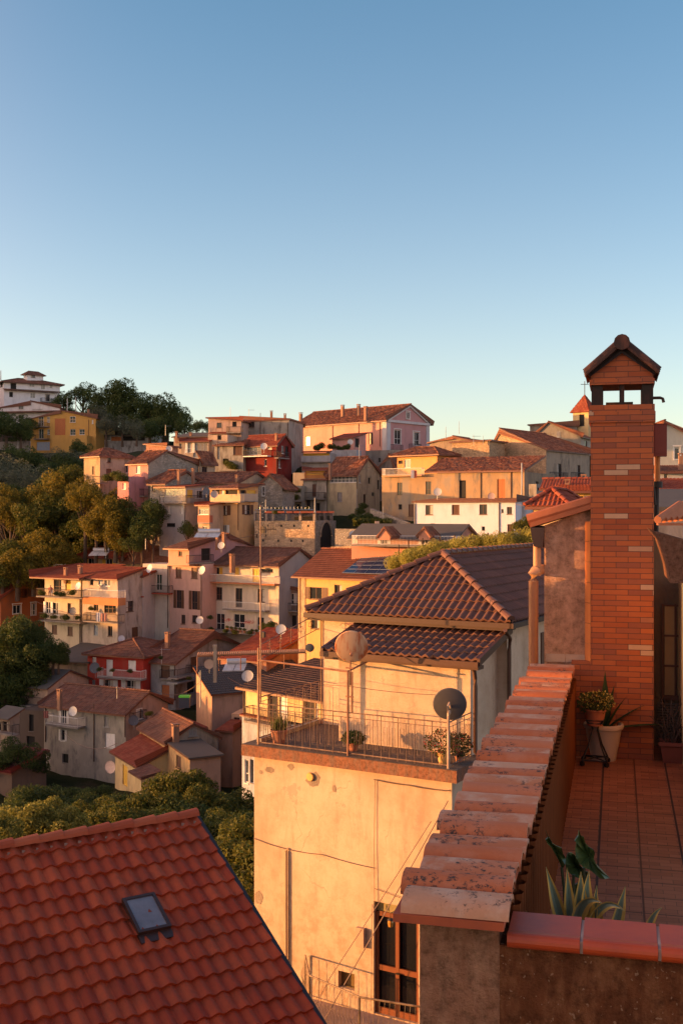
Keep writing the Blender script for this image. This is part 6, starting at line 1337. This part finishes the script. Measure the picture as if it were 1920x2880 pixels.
# potted geraniums on the white house terrace
for i,(x,y) in enumerate([(640,1766),(652,1768),(664,1769),(676,1771),(688,1773),(710,1775),(722,1776),(736,1778)]):
    c=W(x,y,136.5-2.2+ (0)); root=empty('geranium_pot',c-Z*.3,'potted geranium on the white house terrace edge, %s from the left'%ORDS[i],'potted plant','geraniums on the white house terrace')
    m=MB(); m.lathe(c-Z*.35,[(.0,0),(.16,0),(.22,.3),(.0,.3)],8); m.build('pot',paint((.5,.2,.1),.8),root)
    o=bpy.data.objects.new('foliage',PROT['bush'][0]); COL.objects.link(o); o.parent=root; o.location=c-ORG[root.name]+Z*.1; o.scale=(.32,.32,.3)
for i,(x,y) in enumerate([(643,1743),(694,1750),(706,1750)]):
    c=W(x,y,137.4); m=MB(); rn=random.Random(i)
    for q in range(60):
        p=c+Vector((rn.gauss(0,.25),rn.gauss(0,.08),rn.gauss(0,.12))); a=Vector((rn.uniform(-1,1),rn.uniform(-1,1),rn.uniform(-1,1))).normalized()*.06; b=a.orthogonal().normalized()*.05; m.quad(p-a,p-b,p+a,p+b)
    o=m.build('hanging_flowers',paint((.45,.08,.05),.8)); tag(o,'red flower basket on the wall of the white house, %s from the left'%ORDS[i],'flower basket','flower baskets on the white house')

stand([(118,1668,138.2,.7),(160,1670,138,.55),(178,1672,138,.6),(205,1668,138,.7),(125,1733,138.2,.6),(150,1736,138,.55),(183,1738,138,.7),(218,1738,138,.5),(258,1712,137,.5),(282,1883,125,.45),(318,1886,125,.4),(365,1888,125,.45),(452,1850,126,.4),(530,1908,125,.4),(418,2008,110,.5),(636,1775,134,.5),(660,1778,134,.6),(700,1780,133,.5),(745,1765,133,.9)],
  'balcony_plant',['bush','bushd'],'leafy pot plant on a balcony of the middle row houses, %s from the left','plant','balcony plants in the middle row',trunk=False)
for i,(x,y0,y1,Y,al) in enumerate(sorted([(298,1545,1570,151,True),(410,1515,1545,142,False),(520,1262,1300,168,True),(648,1145,1180,195,False),(700,1150,1175,193,True),(1010,1250,1290,172,True),(1290,1185,1220,165,False),(466,1195,1225,190,True),(455,1822,1868,126,True),(330,1930,1965,112,True),(560,1890,1925,112,False)])):
    pole(x,y0,y1,Y,'thin grey aerial rod on an old town roof, %s from the left of eleven'%ORDS[i],.045,al,'aerial')
for i,(a,b) in enumerate([((560,1512,140),(800,1470,148)),((100,1690,139),(330,1720,136)),((868,1330,172),(1100,1290,168)),((430,1935,122),(560,1920,112)),((180,2060,108),(330,2090,100)),((1410,1398,140),(1560,1400,120))]):
    cable(['sagging cable from the white house towards the bastion','thin cable in front of the cream apartment balconies','sagging cable from the narrow veranda house past the beige house','thin cable over the lane beside the dim grey and white house','thin cable across the front of the weathered grey house','thin cable from the long white house towards the stucco wall'][i],[W(*a),W(*b)],.025,1.0)
# person sitting on the upper left balcony
pc_=W(143,1664,137.9); pr_=empty('person',pc_-Z*.5,'person in a red top sitting at the top left balcony of the cream apartment house','person')
def mkskin(name,verts,edges,rad,mat,parent):
    bm=bmesh.new(); lay=bm.verts.layers.skin.verify(); vs_=[bm.verts.new(Vector(v)) for v in verts]
    for i,v in enumerate(vs_): v[lay].radius=(rad[i],rad[i]); v[lay].use_root=(i==0)
    for a,b in edges: bm.edges.new((vs_[a],vs_[b]))
    me=bpy.data.meshes.new(name); bm.to_mesh(me); bm.free(); me.materials.append(mat)
    o=bpy.data.objects.new(name,me); COL.objects.link(o); o.parent=parent; o.modifiers.new('skin','SKIN'); sb_=o.modifiers.new('sub','SUBSURF'); sb_.levels=1; sb_.render_levels=1; return o
V8=[(0,0,.48),(0,.02,.75),(0,.03,.98),(0,.0,1.1),(0,-.02,1.24),(.12,-.15,.5),(.13,-.48,.5),(.13,-.5,.08),(.13,-.62,.04),(-.12,-.15,.5),(-.13,-.48,.5),(-.13,-.5,.08),(-.13,-.62,.04),(.2,.03,.96),(.27,-.05,.7),(.18,-.32,.62),(-.2,.03,.96),(-.27,-.05,.7),(-.18,-.32,.62)]
E8=[(0,1),(1,2),(2,3),(3,4),(0,5),(5,6),(6,7),(7,8),(0,9),(9,10),(10,11),(11,12),(2,13),(13,14),(14,15),(2,16),(16,17),(17,18)]
mkskin('body',V8,E8,[.15,.15,.13,.05,.1,.09,.065,.045,.035,.09,.065,.045,.035,.06,.045,.03,.06,.045,.03],paint((.35,.18,.1),.7),pr_)
mkskin('red_top',[(0,0,.5),(0,.02,.75),(0,.03,.98),(.2,.03,.96),(.25,-.02,.8),(-.2,.03,.96),(-.25,-.02,.8)],[(0,1),(1,2),(2,3),(3,4),(2,5),(5,6)],[.17,.17,.15,.075,.06,.075,.06],paint((.5,.03,.025),.8),pr_)
mkskin('hair',[(0,.03,1.3),(0,.06,1.22)],[(0,1)],[.1,.09],paint((.02,.012,.01),.7),pr_)
bc2=empty('balcony_chair',pc_-Z*.5,'small pale chair under the person in the red top','chair'); m=MB(); c=pc_-Z*.5
m.box(c+Vector((-.22,-.25,.36)),(.44,0,0),(0,.45,0),(0,0,.04)); m.box(c+Vector((-.22,.19,.4)),(.44,0,0),(0,.03,0),(0,0,.42))
for x,y in((-.2,-.23),(.17,-.23),(-.2,.17),(.17,.17)): m.box(c+Vector((x,y,0)),(.03,0,0),(0,.03,0),(0,0,.36))
m.build('frame',WHITEP,bc2)
# ================================================================ near plants and pots
def leafcloud(c,n,rx,ry,rz,sz,mat,name,root,seed=1,up=.0):
    rn=random.Random(seed); m=MB()
    for i in range(n):
        while True:
            v=Vector((rn.uniform(-1,1),rn.uniform(-1,1),rn.uniform(-1,1)))
            if .35<v.length<1: break
        p=Vector(c)+Vector((v.x*rx,v.y*ry,v.z*rz)); a=(v+Vector((rn.gauss(0,.5),rn.gauss(0,.5),rn.gauss(0,.5)+up))).normalized()*sz*rn.uniform(.6,1.3); b=a.orthogonal().normalized(); b=(b+a.cross(b)*rn.uniform(-1,1)/sz*.7).normalized()*a.length*.45
        k=a.cross(b).normalized()*a.length*.15
        m.quad(p,p+a*.5+b+k,p+a,p+a*.5-b+k)
    return m.build(name,mat,root)
def potl(c,r0,r1,h,mat,root,rim=True,name='pot'):
    m=MB(); pr=[(0,0),(r0,0),(r0+(r1-r0)*.55,h*.5),(r1*.96,h*.84)]+([(r1*.97,h*.85),(r1*1.05,h*.87),(r1*1.09,h*.93),(r1*1.06,h*.99),(r1*.97,h),(r1*.9,h*.98)] if rim else [(r1,h),(r1*.92,h)])+[(r1*.86,h*.8),(0,h*.8)]
    m.lathe(c,pr,26); return m.build(name,mat,root,smooth=True)
zf0=-2.57
def onfloor(px,py,z=zf0): Y=-z*F/(py-1440); return W(px,py,Y)
c=onfloor(1696,2136); c.z=zf0
bp=empty('white_planter',c,'big pale rimmed plastic planter holding a dark broad leaved plant','planter')
potl(c,.125,.19,.38,paint((.52,.4,.3),.5,0,.08),bp)
def blade(m,base,d,L_,w_,curl=.3,n=7,fold=.15,side=None):
    base=Vector(base); d=Vector(d).normalized(); s=(side or d.cross(Z)); s=s.normalized() if s.length>.01 else Vector((1,0,0)); prev=None; p=base.copy(); dirv=d.copy()
    for i in range(n+1):
        t=i/n; wd=w_*(math.sin(math.pi*min(1,(t*.8+.2)))**.7)*(1-t**4*.98); up=s.cross(dirv).normalized()
        a,b,mid=p-s*wd-up*(-wd*fold),p+s*wd-up*(-wd*fold),p
        if prev: m.quad(prev[0],a,mid,prev[2]); m.quad(prev[2],mid,b,prev[1])
        prev=(a,b,mid.copy()); p=p+dirv*(L_/n); dirv=(dirv-Z*curl/n*(t+.4)).normalized()
m=MB()
for dx,dy,dz,L_,w_ in ((.0,.0,1,.62,.05),(.2,.1,1,.58,.05),(.75,-.1,.6,.5,.05),(1,-.2,.22,.62,.1),(-.5,0,.8,.5,.06),(.4,-.3,.9,.45,.05)):
    blade(m,c+Vector((.02,.02,.3)),(dx,dy,dz),L_,w_,.35)
m.build('broad_leaves',leafmat((.03,.06,.02),(.05,.08,.025),.2),bp)
c2=onfloor(1672,2150); c2.z=zf0; st=empty('plant_stand',c2,'black wrought iron plant stand on castors in front of the planter','plant stand')
m=MB(); R1=.17
for k in range(4):
    a=k*math.pi/2+.5; e=Vector((math.cos(a),math.sin(a),0)); e2=Vector((math.cos(a+math.pi/2),math.sin(a+math.pi/2),0))
    m.tube([c2+e*R1+Z*.06,c2+e*.09+Z*.2,c2+e*.035+Z*.36,c2+e*.05+Z*.4,c2+e*.12+Z*.46],.008,6)
    m.tube([c2+e*R1+Z*.06,c2+e2*R1+Z*.06],.008,5); m.tube([c2+e*R1+Z*.06,c2+Z*.07],.006,5)
    m.tube([c2+e*(R1-.012)+Z*.028,c2+e*(R1+.012)+Z*.028],.026,8)
    m.tube([c2+e*.12+Z*.46,c2+e2*.12+Z*.46],.006,5); m.tube([c2+e*.11+Z*.43,c2+e2*.11+Z*.43],.005,5)
m.build('frame',paint((.025,.02,.02),.5,.5),st)
c3=c2+Z*.4; fp=empty('yellow_flower_pot',c3,'terracotta pot of small yellow flowers on the iron stand','potted flowers')
potl(c3,.075,.11,.17,paint((.4,.13,.06),.75),fp)
leafcloud(c3+Vector((-.0,0,.23)),520,.17,.15,.1,.035,leafmat((.05,.08,.02),(.11,.12,.03),.3),'foliage',fp,3)
leafcloud(c3+Vector((.02,-.03,.25)),300,.18,.16,.1,.022,leafmat((.45,.34,.07),(.6,.46,.12),.2),'blossoms',fp,4,1)
# box planter at the far right
c4=onfloor(1896,2140); c4.z=zf0; bx=empty('square_terracotta_box',c4,'brown square plant box with bare dark stems at the right edge','planter')
m=MB(); a=.12
lo=[c4+V_*x+T_*y for x,y in((-a,-a),(a,-a),(a,a),(-a,a))]; hi=[c4+V_*x*1.25+T_*y*1.25+Z*.2 for x,y in((-a,-a),(a,-a),(a,a),(-a,a))]
for i in range(4): m.quad(lo[i],lo[(i+1)%4],hi[(i+1)%4],hi[i])
m.quad(*[p-Z*.03 for p in hi]); m.box(c4-V_*.165-T_*.165+Z*.18,V_*.33,T_*.02,Z*.035); m.build('box',paint((.2,.06,.04),.7),bx)
m=MB(); rn=random.Random(8)
for i in range(40):
    p=c4+Vector((rn.uniform(-.1,.1),rn.uniform(-.08,.08),.17)); e=p+Vector((rn.uniform(-.25,.25),rn.uniform(-.15,.15),rn.uniform(.2,.5))); m.tube([p,(p+e)/2+Vector((rn.uniform(-.05,.05),0,.04)),e],.004,4,cap=False)
m.build('stems',paint((.07,.045,.035),.9),bx)
# agave and elephant ear behind the front coping, in a trough
ag=empty('variegated_agave',Vector((1.75,5.0,zf0)),'variegated agave with yellow edged pointed leaves behind the red coping','agave')
AY=5.15
def P5(px,py,Y=AY): return W(px,py,Y)
m=MB(); m2=MB()
def agl(bx_,by_,tx,ty,w_,bend=None,dy=.0):
    b=P5(bx_,by_+60,AY+.06); t=P5(tx,ty,AY+dy); pts=[b,(b+t)/2 if bend is None else P5(*bend,AY+dy*.5),t]; n=10; prev=None
    for i in range(n+1):
        q=i/n; p=pts[0]*(1-q)**2+pts[1]*2*q*(1-q)+pts[2]*q*q; d=(pts[1]-pts[0])*(1-q)+(pts[2]-pts[1])*q; s=d.cross(Vector((0,1,0))).normalized(); wd=w_*(1-q**2.2)*(.75+.5*math.sin(math.pi*q))+.001
        a,b_,c_=p-s*wd-Vector((0,wd*.5,0)),p+s*wd-Vector((0,wd*.5,0)),p+Vector((0,wd*.25,0)); a2,b2=p-s*wd*.55-Vector((0,wd*.02+.002,0)),p+s*wd*.55-Vector((0,wd*.02+.002,0))
        if prev:
            A,B,C2,A2,B2=prev; m.quad(A2,a2,c_,C2); m.quad(C2,c_,b2,B2); m2.quad(A,a,a2,A2); m2.quad(B2,b2,b_,B)
        prev=(a,b_,c_,a2,b2)
for args in [(1590,2575,1534,2438,.028),(1605,2575,1593,2440,.026),(1628,2575,1632,2450,.034),(1655,2575,1656,2448,.028,(1640,2520)),(1660,2575,1677,2490,.022),(1612,2575,1692,2540,.03,(1625,2500),-.12),(1650,2560,1755,2562,.022,(1690,2505),-.05),(1722,2575,1757,2492,.026),(1690,2585,1680,2540,.02),(1640,2580,1672,2520,.022),(1490,2600,1446,2528,.02,(1480,2560)),(1806,2600,1860,2552,.018,(1825,2570))]: agl(*args)
m.build('leaf_blades',rust((.17,.24,.17),(.24,.3,.22),.4,.6,8,.5),ag,smooth=True); m2.build('leaf_margins',rust((.6,.38,.08),(.7,.5,.14),.4,.6,8,.5),ag,smooth=True)
el=empty('elephant_ear_plant',Vector((1.85,5.4,zf0)),'dark green elephant ear plant with ragged pointed leaves behind the agave','plant')
m=MB()
def poly(pts,Y=5.45,th=.012):
    cx=sum(p[0] for p in pts)/len(pts); cy=sum(p[1] for p in pts)/len(pts); cc=W(cx,cy,Y+.06); n=len(pts)
    for i in range(n):
        a=W(*pts[i],Y+.03*math.sin(i*2.1)); b=W(*pts[(i+1)%n],Y+.03*math.sin((i+1)*2.1)); m.quad(a,b,cc); k=Vector((0,th,0)); m.quad(a+k,cc+k,b+k); m.quad(a,b,b+k,a+k)
poly([(1627,2335),(1630,2350),(1641,2355),(1645,2372),(1655,2382),(1668,2390),(1672,2400),(1668,2415),(1680,2440),(1695,2455),(1714,2470),(1700,2472),(1685,2470),(1668,2455),(1655,2445),(1640,2440),(1630,2430),(1620,2415),(1617,2395),(1620,2372),(1615,2365),(1625,2350)],5.4)
poly([(1533,2336),(1538,2350),(1546,2358),(1552,2372),(1565,2380),(1578,2385),(1582,2400),(1590,2415),(1588,2432),(1580,2445),(1574,2430),(1565,2410),(1556,2395),(1550,2385),(1538,2372),(1534,2362),(1540,2356)],5.5)
poly([(1598,2398),(1610,2400),(1622,2412),(1628,2430),(1640,2446),(1655,2455),(1660,2470),(1640,2475),(1622,2468),(1605,2460),(1592,2448),(1590,2430),(1592,2410)],5.6)
poly([(1612,2490),(1625,2484),(1645,2488),(1660,2505),(1655,2530),(1635,2545),(1615,2535),(1607,2512)],5.65)
m.build('leaves',rust((.035,.07,.02),(.09,.11,.025),.45,.7,14,.45),el)
m=MB()
for a,b,c_ in (((1578,2440),(1585,2500),(1592,2600)),((1640,2440),(1645,2500),(1640,2600)),((1612,2460),(1610,2520),(1608,2600))): m.tube([W(*a,5.5),W(*b,5.5),W(*c_,5.45)],.009,6)
m.build('stalks',paint((.04,.05,.02),.6),el)
# cream building pots
def cpot(px,py,Y,r,h,mat,label,lf,rx,rz,seed,fl=None,tall=0,name='potted_plant'):
    c=W(px,py,Y); c.z=zf; root=empty(name,c,label,'potted plant'); potl(c,r*.7,r,h,mat,root)
    leafcloud(c+Z*(h+rz*.7+tall),650,rx,rx,rz,.05,lf,'foliage',root,seed)
    if fl: leafcloud(c+Z*(h+rz*.8+tall),170,rx*1.05,rx*1.05,rz*1.05,.035,fl,'flowers',root,seed+1)
cpot(993,2118,25.5,.12,.2,paint((.35,.13,.07),.8),'small round green bush in a terracotta pot by the mast',leafmat((.03,.07,.02),(.07,.11,.03)),.26,.15,1)
cpot(1245,2150,24.2,.13,.26,paint((.6,.36,.12),.7),'orange pot of trailing red flowers at the right terrace corner',leafmat((.06,.08,.02),(.12,.12,.03)),.42,.28,2,leafmat((.45,.03,.02),(.6,.08,.04),.1))
cpot(1290,2140,24.4,.1,.2,paint((.3,.12,.07),.7),'second flowering pot against the short side railing',leafmat((.04,.06,.02),(.09,.09,.03)),.28,.25,5,leafmat((.45,.03,.02),(.5,.08,.04),.1))
c=CP(-2.1,.35,zf); root=empty('planter_with_herbs',c,'bulging terracotta planter with thin green herbs at the left terrace corner','potted plant')
potl(c,.13,.2,.34,paint((.35,.14,.08),.8),root,name='pot'); m=MB(); rn=random.Random(4)
for i in range(160):
    p=c+Vector((rn.uniform(-.13,.13),rn.uniform(-.13,.13),.28)); blade(m,p,(rn.uniform(-.5,.5),rn.uniform(-.5,.5),1),rn.uniform(.2,.5),.01,.5,4)
m.build('herbs',leafmat((.1,.13,.03),(.18,.2,.05)),root)
